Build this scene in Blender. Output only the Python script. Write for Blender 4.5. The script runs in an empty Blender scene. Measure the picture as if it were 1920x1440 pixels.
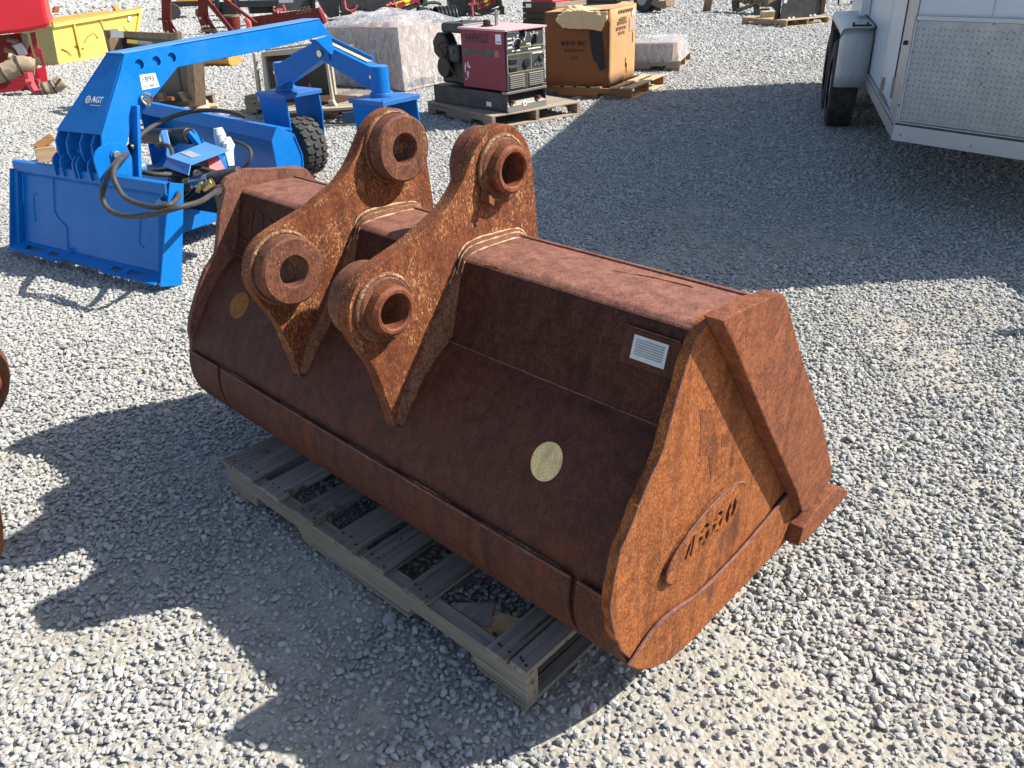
import bpy, bmesh, math, random
import numpy as np
from mathutils import Vector, Matrix
R = math.radians
random.seed(5); rng = np.random.default_rng(5)
SC = bpy.context.scene
COL = SC.collection

# ---------------------------------------------------------------- camera, world, sun, exposure
CH = 1.4191                     # eye height
PITCH, ROLL = R(28.73), R(-2.784)
FPX = 1478.6                    # focal length in pixels of a 1920 px wide picture
fw = Vector((0, math.cos(PITCH), -math.sin(PITCH)))
_u = Vector((0, math.sin(PITCH), math.cos(PITCH))); _r = Vector((1, 0, 0))
cr = math.cos(ROLL)*_r + math.sin(ROLL)*_u
cu = -math.sin(ROLL)*_r + math.cos(ROLL)*_u
cam = bpy.data.cameras.new('camera'); camo = bpy.data.objects.new('camera', cam); COL.objects.link(camo)
cam.sensor_width = 36; cam.lens = FPX/1920*36; cam.clip_start = .05; cam.clip_end = 900
m = Matrix((cr, cu, -fw)).transposed().to_4x4(); m.translation = (0, 0, CH)
camo.matrix_world = m; SC.camera = camo

SUN_AZ, SUN_EL = R(2.5), R(43.0)     # azimuth counted from +x towards +y
world = bpy.data.worlds.new('World'); SC.world = world; world.use_nodes = True
nt = world.node_tree
bg = nt.nodes['Background']; sky = nt.nodes.new('ShaderNodeTexSky'); sky.sky_type = 'NISHITA'
sky.sun_disc = False; sky.sun_elevation = SUN_EL; sky.sun_rotation = R(90)-SUN_AZ
sky.air_density = 1.0; sky.dust_density = 1.2; sky.ozone_density = 1.0
nt.links.new(sky.outputs[0], bg.inputs[0]); bg.inputs[1].default_value = .100
sd = Vector((math.cos(SUN_AZ)*math.cos(SUN_EL), math.sin(SUN_AZ)*math.cos(SUN_EL), math.sin(SUN_EL)))
sl = bpy.data.lights.new('sun', 'SUN'); sl.energy = 5.0; sl.angle = R(.53); sl.color = (1, .955, .88)
so = bpy.data.objects.new('sun', sl); COL.objects.link(so); so.rotation_euler = sd.to_track_quat('Z', 'Y').to_euler(); so.location = (6, 0, 8)
SC.view_settings.view_transform = 'Standard'; SC.view_settings.look = 'None'
SC.view_settings.exposure = .78; SC.view_settings.gamma = 1; SC.view_settings.use_curve_mapping = False
SC.render.engine = 'CYCLES'
SC.cycles.max_bounces = 6; SC.cycles.diffuse_bounces = 3; SC.cycles.glossy_bounces = 3; SC.cycles.transmission_bounces = 4
SC.cycles.transparent_max_bounces = 12; SC.cycles.use_denoising = True

# ---------------------------------------------------------------- measuring helpers (survey of the yard from the eye point)
def _ray(px, py): return (px-960)/FPX*cr - (py-720)/FPX*cu + fw
def gd(px, py, z=0.0):
    d = _ray(px, py); t = (z-CH)/d.z; return Vector((d.x*t, d.y*t, z))
def at(px, py, Y):
    d = _ray(px, py); t = Y/d.y; return Vector((d.x*t, Y, CH+d.z*t))

# ---------------------------------------------------------------- materials
def _nodes(name):
    mt = bpy.data.materials.new(name); mt.use_nodes = True
    t = mt.node_tree; b = t.nodes['Principled BSDF']
    return mt, t, b
class NB:
    def __init__(s, name):
        s.m, s.t, s.b = _nodes(name); s.tc = None
    def n(s, ty, **k):
        nd = s.t.nodes.new('ShaderNode'+ty)
        for a, v in k.items():
            if a.startswith('i_'):
                key = a[2:]; key = int(key) if key.isdigit() else key.replace('_', ' ')
                nd.inputs[key].default_value = v
            else: setattr(nd, a, v)
        return nd
    def l(s, a, b): s.t.links.new(a, b)
    def coord(s, scale=(1, 1, 1), kind='Object'):
        if not s.tc: s.tc = s.n('TexCoord')
        mp = s.n('Mapping'); mp.inputs['Scale'].default_value = scale; s.l(s.tc.outputs[kind], mp.inputs[0]); return mp.outputs[0]
    def noise(s, sc, det=4, rough=.6, scale=(1, 1, 1), dist=0, kind='Object', off=None):
        nz = s.n('TexNoise'); nz.inputs['Scale'].default_value = sc; nz.inputs['Detail'].default_value = det
        nz.inputs['Roughness'].default_value = rough; nz.inputs['Distortion'].default_value = dist
        s.l(s.coord(scale, kind), nz.inputs['Vector']); return nz.outputs['Fac']
    def ramp(s, x, stops):
        r = s.n('ValToRGB'); e = r.color_ramp.elements
        while len(e) < len(stops): e.new(.5)
        for el, (p, c) in zip(e, stops):
            el.position = p; el.color = (c, c, c, 1) if isinstance(c, (int, float)) else (*c, 1)
        s.l(x, r.inputs[0]); return r.outputs[0]
    def mix(s, f, a, b, mode='MIX'):
        x = s.n('Mix', data_type='RGBA', blend_type=mode)
        for v, i in ((f, 0), (a, 6), (b, 7)):
            if isinstance(v, (int, float)): x.inputs[i].default_value = v
            elif isinstance(v, tuple): x.inputs[i].default_value = (*v, 1)
            else: s.l(v, x.inputs[i])
        return x.outputs[2]
    def math(s, op, a, b=None):
        x = s.n('Math', operation=op)
        for v, i in ((a, 0), (b, 1)):
            if v is None: continue
            if isinstance(v, (int, float)): x.inputs[i].default_value = v
            else: s.l(v, x.inputs[i])
        return x.outputs[0]
    def bump(s, h, st, dist=.002, prev=None):
        b = s.n('Bump'); b.inputs['Strength'].default_value = st; b.inputs['Distance'].default_value = dist
        s.l(h, b.inputs['Height'])
        if prev: s.l(prev, b.inputs['Normal'])
        return b.outputs[0]
    def out(s, col=None, rough=.6, metal=0, nrm=None, spec=None):
        for v, k in ((col, 'Base Color'), (rough, 'Roughness'), (metal, 'Metallic')):
            if v is None: continue
            if isinstance(v, (int, float)): s.b.inputs[k].default_value = v
            elif isinstance(v, tuple): s.b.inputs[k].default_value = (*v, 1)
            else: s.l(v, s.b.inputs[k])
        if nrm: s.l(nrm, s.b.inputs['Normal'])
        if spec is not None: s.b.inputs['Specular IOR Level'].default_value = spec
        return s.m
MT = {}
def paint(name, c, rough=.45, metal=0, var=.18, dirt=None, dirt_amt=.25, sc=6, bump=.05, spec=None, chips=None, chip_t=.66):
    k = NB(name); n1 = k.noise(sc, 5, .65); n2 = k.noise(sc*14, 3, .6)
    lo = tuple(x*(1-var) for x in c); hi = tuple(min(1, x*(1+var)) for x in c)
    col = k.mix(k.ramp(n1, [(.3, 0.), (.7, 1.)]), lo, hi)
    if dirt:
        f = k.math('MULTIPLY', k.ramp(k.math('ADD', k.math('MULTIPLY', n1, .6), k.math('MULTIPLY', n2, .4)), [(.45, 0.), (.68, 1.)]), dirt_amt)
        col = k.mix(f, col, dirt)
    if chips:
        n3 = k.noise(sc*5, 6, .75); f = k.ramp(n3, [(chip_t, 0.), (chip_t+.02, 1.)]); col = k.mix(f, col, chips)
    ro = k.ramp(n2, [(0, max(0, rough-.1)), (1, min(1, rough+.15))])
    MT[name] = k.out(col, ro, metal, k.bump(n2, bump, .002), spec)
    return MT[name]

def rust(name, dark, mid, light, fleck=None, fleck_lo=.6, fleck_amt=1., rough=.78, bump=.35, streak=.35, blotch=None, seed=0., metal=0.):
    k = NB(name)
    big = k.noise(3.1+seed, 5, .62); md = k.noise(38+seed, 5, .7); fine = k.noise(260, 4, .75, (1, 1, streak)); fine2 = k.noise(520, 2, .6, (1, 1, .6))
    a = k.mix(k.ramp(big, [(.32, 0.), (.68, 1.)]), dark, mid)
    c = k.mix(k.ramp(k.math('ADD', k.math('MULTIPLY', md, .35), k.math('MULTIPLY', fine, .65)), [(.44, 0.), (.57, .95)]), a, light)
    c = k.mix(k.math('MULTIPLY', k.ramp(fine2, [(.35, 1.), (.5, 0.)]), .5), c, tuple(x*.45 for x in dark))
    if fleck:
        mask = k.ramp(k.noise(9, 4, .65), [(.38, .0), (.66, 1.)])
        fl = k.noise(300, 3, .75, (1, 1, .40))
        th = k.math('SUBTRACT', fl, k.math('MULTIPLY', k.math('SUBTRACT', 1., mask), .13))
        f = k.math('MULTIPLY', k.ramp(th, [(fleck_lo-.06, 0.), (fleck_lo-.02, 1.)]), fleck_amt)
        c = k.mix(f, c, fleck)
    if blotch:
        f = k.ramp(k.noise(5.3, 4, .6, (1.6, 1.6, .7)), [(.6, 0.), (.66, .75)])
        c = k.mix(f, c, blotch)
    st = k.noise(26+seed, 4, .65, (1, 1, .10), .4); c = k.mix(k.ramp(st, [(.46, 0.), (.70, .55)]), c, tuple(x*.55 for x in dark)); c = k.mix(k.ramp(k.noise(17+seed, 5, .75, (1, 1, .5)), [(.58, 0.), (.68, .35)]), c, light)
    h = k.math('ADD', k.math('MULTIPLY', fine, .6), k.math('MULTIPLY', md, .6))
    MT[name] = k.out(c, k.ramp(fine, [(.3, rough-.12), (.7, min(1, rough+.12))]), metal, k.bump(h, bump, .0022), .16)
    return MT[name]

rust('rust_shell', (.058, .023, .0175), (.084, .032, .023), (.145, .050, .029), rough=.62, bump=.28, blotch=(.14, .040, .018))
rust('rust_top', (.036, .015, .011), (.052, .020, .014), (.110, .040, .026), rough=.72, bump=.22, seed=.7)
rust('rust_sunlit', (.14, .058, .042), (.19, .08, .058), (.33, .15, .105), rough=.74, bump=.22, seed=.9)  # lighter rust, sunlit tone of the tube top put into the colour
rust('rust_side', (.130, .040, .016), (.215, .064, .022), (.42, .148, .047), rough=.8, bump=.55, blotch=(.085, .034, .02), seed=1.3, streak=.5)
rust('rust_cutter', (.105, .037, .022), (.16, .053, .028), (.30, .105, .046), rough=.72, bump=.25, seed=2.1, streak=.6)
rust('rust_ear', (.090, .029, .017), (.14, .043, .021), (.25, .080, .032), fleck=(.46, .25, .105), fleck_lo=.575, seed=.4, bump=.6)
rust('rust_boss', (.095, .037, .024), (.135, .052, .032), (.22, .09, .052), fleck=(.46, .27, .13), fleck_lo=.63, rough=.68, seed=3.2, bump=.3)
rust('rust_collar', (.11, .034, .02), (.165, .05, .027), (.28, .10, .046), rough=.6, seed=3.9, bump=.35)
rust('rust_edge', (.12, .05, .038), (.18, .078, .055), (.27, .12, .08), rough=.7, seed=5.2, bump=.25)
rust('rust_spot', (.20, .08, .025), (.28, .11, .03), (.34, .15, .04), rough=.85, seed=2.7)
rust('weld_cream', (.10, .045, .024), (.19, .09, .045), (.42, .26, .13), fleck=(.58, .42, .24), fleck_lo=.545, rough=.85, seed=6.0, bump=.7)
rust('weld_bright', (.30, .17, .09), (.48, .32, .18), (.66, .50, .31), rough=.85, seed=6.3, bump=.6)
rust('weld_rust', (.09, .036, .022), (.15, .06, .034), (.26, .14, .08), rough=.8, seed=6.6, bump=.6)
rust('bare_spot', (.66, .42, .15), (.90, .66, .29), (.97, .78, .42), rough=.85, seed=7.7, bump=.15, streak=.9)
rust('bare_scrape', (.26, .11, .04), (.36, .17, .06), (.46, .25, .10), rough=.8, seed=4.4)
rust('badge_dark', (.012, .008, .006), (.02, .012, .009), (.035, .018, .012), rough=.9, seed=8.3)
rust('rust_stain', (.095, .034, .017), (.15, .052, .022), (.28, .095, .033), rough=.8, seed=1.3, streak=.5, bump=.4)
rust('rust_dark', (.05, .026, .018), (.085, .04, .026), (.13, .06, .035), rough=.7, seed=8.1)
rust('red_rust', (.11, .018, .018), (.17, .028, .024), (.25, .05, .034), rough=.6, seed=8.8, bump=.15)
rust('tan_rust', (.16, .11, .07), (.24, .17, .11), (.34, .25, .16), rough=.8, seed=9.3, bump=.2)
paint('blue', (.002, .160, .52), .36, 0, .10, (.08, .17, .34), .24, 5, .04, spec=.22)
paint('blue_pale', (.055, .22, .56), .4, 0, .08, (.25, .3, .38), .3, 4, .05)
paint('blue_chipped', (.02, .14, .42), .45, 0, .15, (.15, .17, .2), .2, 6, .1, chips=(.03, .035, .05), chip_t=.6)
paint('black_rubber', (.032, .032, .033), .8, 0, .2, (.15, .14, .125), .45, 14, .2)
paint('hose_rubber', (.040, .036, .032), .62, 0, .15, (.16, .14, .11), .3, 20, .15)
paint('black_paint', (.012, .013, .015), .38, 0, .25, (.10, .09, .08), .18, 6, .05)
paint('charcoal_paint', (.035, .036, .037), .5, 0, .3, (.16, .13, .10), .3, 8, .12)
paint('black_steel', (.02, .02, .022), .42, .2, .3, (.12, .08, .05), .35, 5, .1)
paint('zinc', (.55, .53, .48), .28, 1, .12, (.4, .35, .25), .2, 20, .05)
paint('brass', (.65, .48, .18), .32, 1, .1, None, 0, 20, .05)
paint('chrome', (.62, .62, .6), .2, 1, .1, (.3, .25, .2), .2, 20, .03)
paint('dull_metal', (.30, .29, .27), .5, .8, .15, (.2, .15, .1), .3, 12, .1)
paint('bright_red', (.60, .012, .03), .4, 0, .12, (.3, .1, .1), .15, 5, .04)
paint('machine_red', (.55, .016, .03), .32, 0, .10, (.3, .03, .04), .2, 3, .03)
paint('deep_red', (.26, .010, .022), .45, 0, .15, (.15, .03, .03), .2, 4, .05)
paint('pink_red', (.62, .085, .10), .5, 0, .12, None, 0, 8, .04)
paint('welder_red', (.24, .018, .045), .5, 0, .14, (.10, .02, .03), .35, 5, .06, chips=(.05, .015, .02), chip_t=.7)
paint('welder_top', (.62, .38, .38), .5, 0, .08, (.5, .25, .25), .4, 5, .04)
paint('panel_grey', (.055, .058, .062), .45, 0, .2, (.15, .14, .13), .3, 8, .06)
paint('white_print', (.75, .74, .7), .6, 0, .08, None, 0, 20, .02)
paint('gold_print', (.42, .33, .12), .6, 0, .08, None, 0, 20, .02)
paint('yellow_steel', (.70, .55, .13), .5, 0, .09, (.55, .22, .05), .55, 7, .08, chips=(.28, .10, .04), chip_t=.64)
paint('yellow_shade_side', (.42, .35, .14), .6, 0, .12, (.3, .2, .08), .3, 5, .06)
paint('yellow_clean', (.85, .66, .02), .45, 0, .06, None, 0, 9, .03)
paint('orange_rust_yellow', (.62, .30, .06), .7, 0, .3, (.28, .11, .05), .7, 9, .1)
paint('disc_red', (.22, .012, .02), .35, 0, .1, None, 0, 9, .03)
paint('yellow_machine', (.80, .40, .03), .45, 0, .1, None, 0, 9, .03)
paint('tag_white', (.80, .81, .82), .5, 0, .04, (.5, .5, .5), .15, 12, .02)
paint('tag_grey', (.30, .33, .35), .5, 0, .08, (.45, .46, .46), .5, 30, .02)
paint('data_plate', (.62, .66, .66), .55, 0, .05, (.34, .36, .37), .5, 14, .02)
paint('data_plate_worn', (.26, .29, .30), .6, 0, .1, (.42, .44, .44), .5, 40, .02)
paint('ink_black', (.02, .02, .022), .6, 0, .1, None, 0, 30, .02)
paint('ink_blue', (.02, .025, .06), .6, 0, .1, None, 0, 30, .02)
paint('ink_faded', (.16, .085, .035), .8, 0, .2, None, 0, 30, .02)
paint('ink_red', (.6, .03, .03), .6, 0, .1, None, 0, 30, .02)
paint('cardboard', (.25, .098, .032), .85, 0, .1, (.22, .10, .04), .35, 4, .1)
paint('cardboard_light', (.50, .28, .125), .85, 0, .12, (.45, .24, .09), .4, 7, .15)  # lighter copy of the box board, sunlit tone of its side wall painted in
paint('cardboard_pale', (.42, .31, .24), .85, 0, .12, (.36, .24, .16), .4, 6, .15)
paint('kraft_paper', (.80, .58, .30), .8, 0, .10, (.6, .38, .16), .3, 9, .2)
paint('tape_black', (.012, .014, .022), .45, 0, .2, None, 0, 20, .1)
paint('canvas_tan', (.33, .26, .17), .9, 0, .2, (.14, .11, .08), .45, 14, .4)
paint('white_plastic', (.72, .74, .73), .4, 0, .08, (.4, .4, .38), .2, 10, .05)
paint('trailer_white', (.56, .61, .68), .32, 0, .03, (.5, .5, .5), .08, 3, .01)
paint('trim_alu', (.43, .47, .51), .42, .85, .06, (.35, .33, .3), .15, 6, .04)
paint('wood_light_end', (.50, .34, .18), .85, 0, .2, None, 0, 40, .2)

def fender_alu():
    k = NB('fender_alu'); n = k.noise(9, 5, .7, (1, 1, .5)); f = k.noise(140, 2, .5, (1, 1, .15))
    c = k.mix(k.ramp(n, [(.3, 0.), (.7, 1.)]), (.50, .51, .51), (.64, .64, .62))
    MT['fender_alu'] = k.out(c, k.ramp(n, [(.3, .38), (.7, .52)]), .3, k.bump(f, .08, .001))
fender_alu()
def tread_alu():
    k = NB('tread_alu'); n = k.noise(5, 5, .7); f = k.noise(60, 3, .6)
    c = k.mix(k.ramp(n, [(.3, 0.), (.7, 1.)]), (.25, .285, .325), (.35, .38, .41))
    MT['tread_alu'] = k.out(c, k.ramp(f, [(.3, .30), (.7, .48)]), .92, k.bump(f, .06, .001))
tread_alu()
def wood(name, c1, c2, c3, axis=0, rough=.85, stain=None):
    k = NB(name); s = [60, 60, 60]; s[axis] = 2.2; s2 = [14, 14, 14]; s2[axis] = .9
    g = k.noise(1, 6, .7, tuple(s), .6); b = k.noise(1, 4, .6, tuple(s2)); rn = k.n('ObjectInfo').outputs['Random']
    c = k.mix(k.ramp(g, [(.33, 0.), (.66, 1.)]), c1, c2); c = k.mix(k.ramp(b, [(.45, 0.), (.75, .7)]), c, c3)
    v = k.math('ADD', k.math('MULTIPLY', rn, .45), .76)
    hs = k.n('HueSaturation'); k.l(v, hs.inputs['Value']); k.l(c, hs.inputs['Color'])
    col = k.mix(k.ramp(k.noise(1, 3, .55, tuple(95 if i != axis else 1.3 for i in range(3)), .9), [(.60, 0.), (.66, .8)]), hs.outputs[0], tuple(x*.22 for x in c1)); col = k.mix(k.ramp(k.noise(3.3, 4, .6), [(.5, 0.), (.72, .35)]), col, c3)
    if stain: col = k.mix(k.ramp(k.noise(11, 3, .6), [(.62, 0.), (.68, .8)]), col, stain)
    MT[name] = k.out(col, rough, 0, k.bump(g, .55, .0025), .2)
wood('wood_grey_x', (.20, .168, .135), (.36, .31, .25), (.23, .17, .115), 0)
wood('wood_grey_y', (.165, .14, .118), (.35, .305, .255), (.22, .17, .125), 1, stain=(.08, .06, .05))
wood('wood_new_x', (.30, .19, .10), (.46, .33, .20), (.36, .25, .15), 0)
wood('wood_new_y', (.36, .25, .145), (.56, .43, .28), (.42, .30, .19), 1)
wood('wood_mid_x', (.22, .16, .11), (.36, .28, .20), (.28, .2, .14), 0)
wood('wood_mid_y', (.26, .20, .145), (.44, .36, .27), (.3, .24, .18), 1)
wood('wood_orange_x', (.30, .145, .055), (.46, .25, .11), (.34, .17, .07), 0)
wood('wood_dark_x', (.05, .035, .028), (.11, .08, .062), (.07, .05, .04), 0)
wood('wood_dark_z', (.12, .085, .06), (.21, .155, .11), (.16, .115, .08), 2)
wood('wood_blue_y', (.02, .05, .09), (.04, .09, .15), (.03, .06, .1), 1)
wood('wood_cream', (.44, .38, .25), (.62, .56, .42), (.36, .24, .13), 2)

def film():
    k = NB('stretch_film'); n = k.noise(9, 5, .65, (1, 1, .45), 1.5); w = k.noise(45, 4, .7, (1.2, 1.2, .25), .8)
    tr = k.n('BsdfTransparent'); tr.inputs[0].default_value = (.97, .97, .98, 1)
    gl = k.b; gl.inputs['Base Color'].default_value = (.84, .84, .86, 1); gl.inputs['Roughness'].default_value = .16
    gl.inputs['Specular IOR Level'].default_value = .9
    k.l(k.bump(w, .6, .012, k.bump(n, .9, .06)), gl.inputs['Normal'])
    ms = k.n('MixShader'); f = k.ramp(k.math('ADD', k.math('MULTIPLY', n, .55), k.math('MULTIPLY', w, .45)), [(.39, .14), (.62, .62)])
    k.l(f, ms.inputs[0]); k.l(tr.outputs[0], ms.inputs[1]); k.l(gl.outputs[0], ms.inputs[2])
    k.l(ms.outputs[0], k.t.nodes['Material Output'].inputs[0]); MT['stretch_film'] = k.m
film()
def stones():
    k = NB('pebble_stone'); oi = k.n('ObjectInfo').outputs['Random']
    base = k.ramp(oi, [(0, (.21, .22, .225)), (.2, (.29, .298, .298)), (.5, (.36, .366, .358)), (.78, (.43, .43, .415)), (.93, (.56, .54, .49)), (1, (.46, .39, .30))])
    n = k.noise(1.6, 4, .7); n2 = k.noise(7, 2, .6)
    c = k.mix(k.ramp(n, [(.35, 0.), (.7, .45)]), base, (.58, .56, .52)); c = k.mix(.14, c, (.46, .43, .37))
    MT['pebble_stone'] = k.out(c, .88, 0, k.bump(n2, .3, .12), .25)
    k = NB('yard_dirt'); n = k.noise(2.2, 5, .7); f = k.noise(130, 5, .75); v = k.n('TexVoronoi'); v.inputs['Scale'].default_value = 75
    k.l(k.coord(), v.inputs['Vector'])
    c = k.mix(k.ramp(n, [(.35, 0.), (.65, 1.)]), (.40, .365, .305), (.54, .50, .42)); c = k.mix(k.ramp(f, [(.4, .5), (.65, 0.)]), c, (.25, .23, .20))
    h = k.math('ADD', k.math('MULTIPLY', f, .8), k.math('MULTIPLY', v.outputs['Distance'], -.9))
    MT['yard_dirt'] = k.out(c, .95, 0, k.bump(h, .8, .006), .1)
stones()

# ---------------------------------------------------------------- mesh helpers
def link(name, me, mat=None, parent=None, smooth=False, bevel=0, loc=None, rot=None, seg=2, autos=None):
    if mat is not None and not me.materials: me.materials.append(MT[mat] if isinstance(mat, str) else mat)
    o = bpy.data.objects.new(name, me); COL.objects.link(o)
    if parent is not None: o.parent = parent
    if loc is not None: o.location = loc
    if rot is not None: o.rotation_euler = rot
    if smooth:
        for p in me.polygons: p.use_smooth = True
        try: me.set_sharp_from_angle(angle=R(autos or 38))
        except Exception: pass
    if bevel:
        b = o.modifiers.new('edge_wear', 'BEVEL'); b.width = bevel; b.segments = seg; b.limit_method = 'ANGLE'; b.angle_limit = R(30)
        b.harden_normals = False
    return o
def mesh(name, V, F):
    me = bpy.data.meshes.new(name); me.from_pydata([tuple(v) for v in V], [], F); me.update(); return me
class MB:
    """collects primitives, then becomes ONE mesh"""
    def __init__(s): s.V = []; s.F = []
    def add(s, V, F):
        b = len(s.V); s.V += [tuple(v) for v in V]; s.F += [tuple(i+b for i in f) for f in F]; return s
    def box(s, x0, x1, y0, y1, z0, z1, M=None):
        V = [Vector(p) for p in ((x0,y0,z0),(x1,y0,z0),(x1,y1,z0),(x0,y1,z0),(x0,y0,z1),(x1,y0,z1),(x1,y1,z1),(x0,y1,z1))]
        if M: V = [M @ v for v in V]
        return s.add(V, [(0,3,2,1),(4,5,6,7),(0,1,5,4),(1,2,6,5),(2,3,7,6),(3,0,4,7)])
    def hexa(s, P):   # 8 points, bottom 4 then top 4
        return s.add(P, [(0,3,2,1),(4,5,6,7),(0,1,5,4),(1,2,6,5),(2,3,7,6),(3,0,4,7)])
    def beam(s, a, b, w, h, up=(0, 0, 1), w2=None, h2=None):
        a, b = Vector(a), Vector(b); d = (b-a).normalized(); sx = d.cross(Vector(up))
        if sx.length < 1e-4: sx = d.cross(Vector((1, 0, 0)))
        sx.normalize(); uz = sx.cross(d); w2 = w2 or w; h2 = h2 or h
        P = [a-sx*w/2-uz*h/2, a+sx*w/2-uz*h/2, a+sx*w/2+uz*h/2, a-sx*w/2+uz*h/2, b-sx*w2/2-uz*h2/2, b+sx*w2/2-uz*h2/2, b+sx*w2/2+uz*h2/2, b-sx*w2/2+uz*h2/2]
        return s.add(P, [(0,1,2,3),(4,7,6,5),(0,4,5,1),(1,5,6,2),(2,6,7,3),(3,7,4,0)])
    def cyl(s, a, b, r, n=20, r2=None, cap=True):
        a, b = Vector(a), Vector(b); d = (b-a).normalized(); x = d.orthogonal().normalized(); y = d.cross(x); r2 = r if r2 is None else r2
        V = [a+(x*math.cos(t)+y*math.sin(t))*r for t in [2*math.pi*i/n for i in range(n)]]
        V += [b+(x*math.cos(t)+y*math.sin(t))*r2 for t in [2*math.pi*i/n for i in range(n)]]
        F = [(i, (i+1) % n, n+(i+1) % n, n+i) for i in range(n)]
        if cap: F += [tuple(range(n))[::-1], tuple(range(n, 2*n))]
        return s.add(V, F)
    def ring(s, a, b, ro, ri, n=40, ch=0.0):
        """annular disc from a to b; ch = chamfer at the b side"""
        a, b = Vector(a), Vector(b); d = (b-a).normalized(); L = (b-a).length; x = d.orthogonal().normalized(); y = d.cross(x)
        prof = [(ri, 0), (ro, 0), (ro, L-ch), (ro-ch, L), (ri+ch*.5, L), (ri, L-ch*.5)] if ch else [(ri, 0), (ro, 0), (ro, L), (ri, L)]
        V = []; m = len(prof)
        for i in range(n):
            t = 2*math.pi*i/n; e = x*math.cos(t)+y*math.sin(t)
            V += [a+d*h+e*rr for rr, h in prof]
        F = [(i*m+j, ((i+1) % n)*m+j, ((i+1) % n)*m+(j+1) % m, i*m+(j+1) % m) for i in range(n) for j in range(m)]
        return s.add(V, F)
    def tube(s, pts, r, n=10, closed=False, jit=0.0, cap=True):
        P = [Vector(p) for p in pts]; m = len(P); x = None; base = len(s.V); V = []
        for i, p in enumerate(P):
            t = (P[(i+1) % m]-P[i-1]) if closed or 0 < i < m-1 else (P[1]-P[0] if i == 0 else P[-1]-P[-2])
            t.normalize()
            x = t.orthogonal().normalized() if x is None else (x-t*x.dot(t)).normalized()
            y = t.cross(x); rr = (r[i] if isinstance(r, (list, tuple)) else r)
            for k in range(n):
                a = 2*math.pi*k/n; q = rr*(1+random.uniform(-jit, jit)); V.append(p+(x*math.cos(a)+y*math.sin(a))*q)
        F = [(i*n+k, i*n+(k+1) % n, ((i+1) % m)*n+(k+1) % n, ((i+1) % m)*n+k) for i in range(m if closed else m-1) for k in range(n)]
        if cap and not closed: F += [tuple(range(n))[::-1], tuple(range((m-1)*n, m*n))]
        return s.add(V, F)
    def obj(s, name, mat, parent=None, **k):
        return link(name, mesh(name, s.V, s.F), mat, parent, **k)

def spline(P, n=8):
    """Catmull-Rom through points"""
    P = [Vector(p) for p in P]; Q = [P[0]*2-P[1]]+P+[P[-1]*2-P[-2]]; out = []
    for i in range(1, len(Q)-2):
        a, b, c, d = Q[i-1:i+3]
        for j in range(n):
            t = j/n; out.append(.5*((2*b)+(c-a)*t+(2*a-5*b+4*c-d)*t*t+(3*b-a-3*c+d)*t**3))
    out.append(P[-1]); return out
def sm2(P, n=6):
    return [(p.x, p.y) for p in spline([(x, y, 0) for x, y in P], n)]
def plate(outline, holes=(), map3=None, t=(0, 0, 0)):
    """flat plate with holes: outline/holes are 2-D, map3 maps (a,b)->Vector, t is the thickness vector"""
    bm = bmesh.new(); edges = []
    for loop in [outline]+list(holes):
        vs = [bm.verts.new(map3(a, b)) for a, b in loop]
        edges += [bm.edges.new((vs[i], vs[(i+1) % len(vs)])) for i in range(len(vs))]
    bmesh.ops.triangle_fill(bm, use_beauty=True, edges=edges)
    g = bmesh.ops.extrude_face_region(bm, geom=bm.faces[:])
    bmesh.ops.translate(bm, vec=t, verts=[v for v in g['geom'] if isinstance(v, bmesh.types.BMVert)])
    bmesh.ops.recalc_face_normals(bm, faces=bm.faces)
    me = bpy.data.meshes.new('plate'); bm.to_mesh(me); bm.free(); return me
def circ(c, r, n=32, ry=None):
    ry = ry or r; return [(c[0]+r*math.cos(2*math.pi*i/n), c[1]+ry*math.sin(2*math.pi*i/n)) for i in range(n)]
def tag(o, label=None, cat=None, group=None, kind=None):
    if label: o['label'] = label
    if cat: o['category'] = cat
    if group: o['group'] = group
    if kind: o['kind'] = kind
    return o
def thing(name, label, cat, loc=(0, 0, 0), rz=0, group=None):
    o = bpy.data.objects.new(name, None); COL.objects.link(o); o.location = loc; o.rotation_euler = (0, 0, rz); o.empty_display_size = .1
    return tag(o, label, cat, group)
_tx = {}
def text(name, s, size, mat, parent, M, ext=.0006, font=None, squash=1.0, bold=0.0, align='LEFT'):
    cu_ = bpy.data.curves.new(name, 'FONT'); cu_.body = s; cu_.size = size; cu_.extrude = ext; cu_.offset = bold; cu_.resolution_u = 2; cu_.align_x = align
    o = bpy.data.objects.new('tmp', cu_); COL.objects.link(o); bpy.context.view_layer.update()
    me = bpy.data.meshes.new_from_object(o.evaluated_get(bpy.context.evaluated_depsgraph_get())); bpy.data.objects.remove(o)
    me.transform(Matrix.Scale(squash, 4, (1, 0, 0))); me.transform(M); me.materials.clear()
    return link(name, me, mat, parent)
def frame3(o, ex, ey):
    """matrix with origin o, x axis ex, y axis ey"""
    ex = Vector(ex).normalized(); ey = Vector(ey); ey = (ey-ex*ey.dot(ex)).normalized(); ez = ex.cross(ey)
    M = Matrix((ex, ey, ez)).transposed().to_4x4(); M.translation = Vector(o); return M

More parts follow.
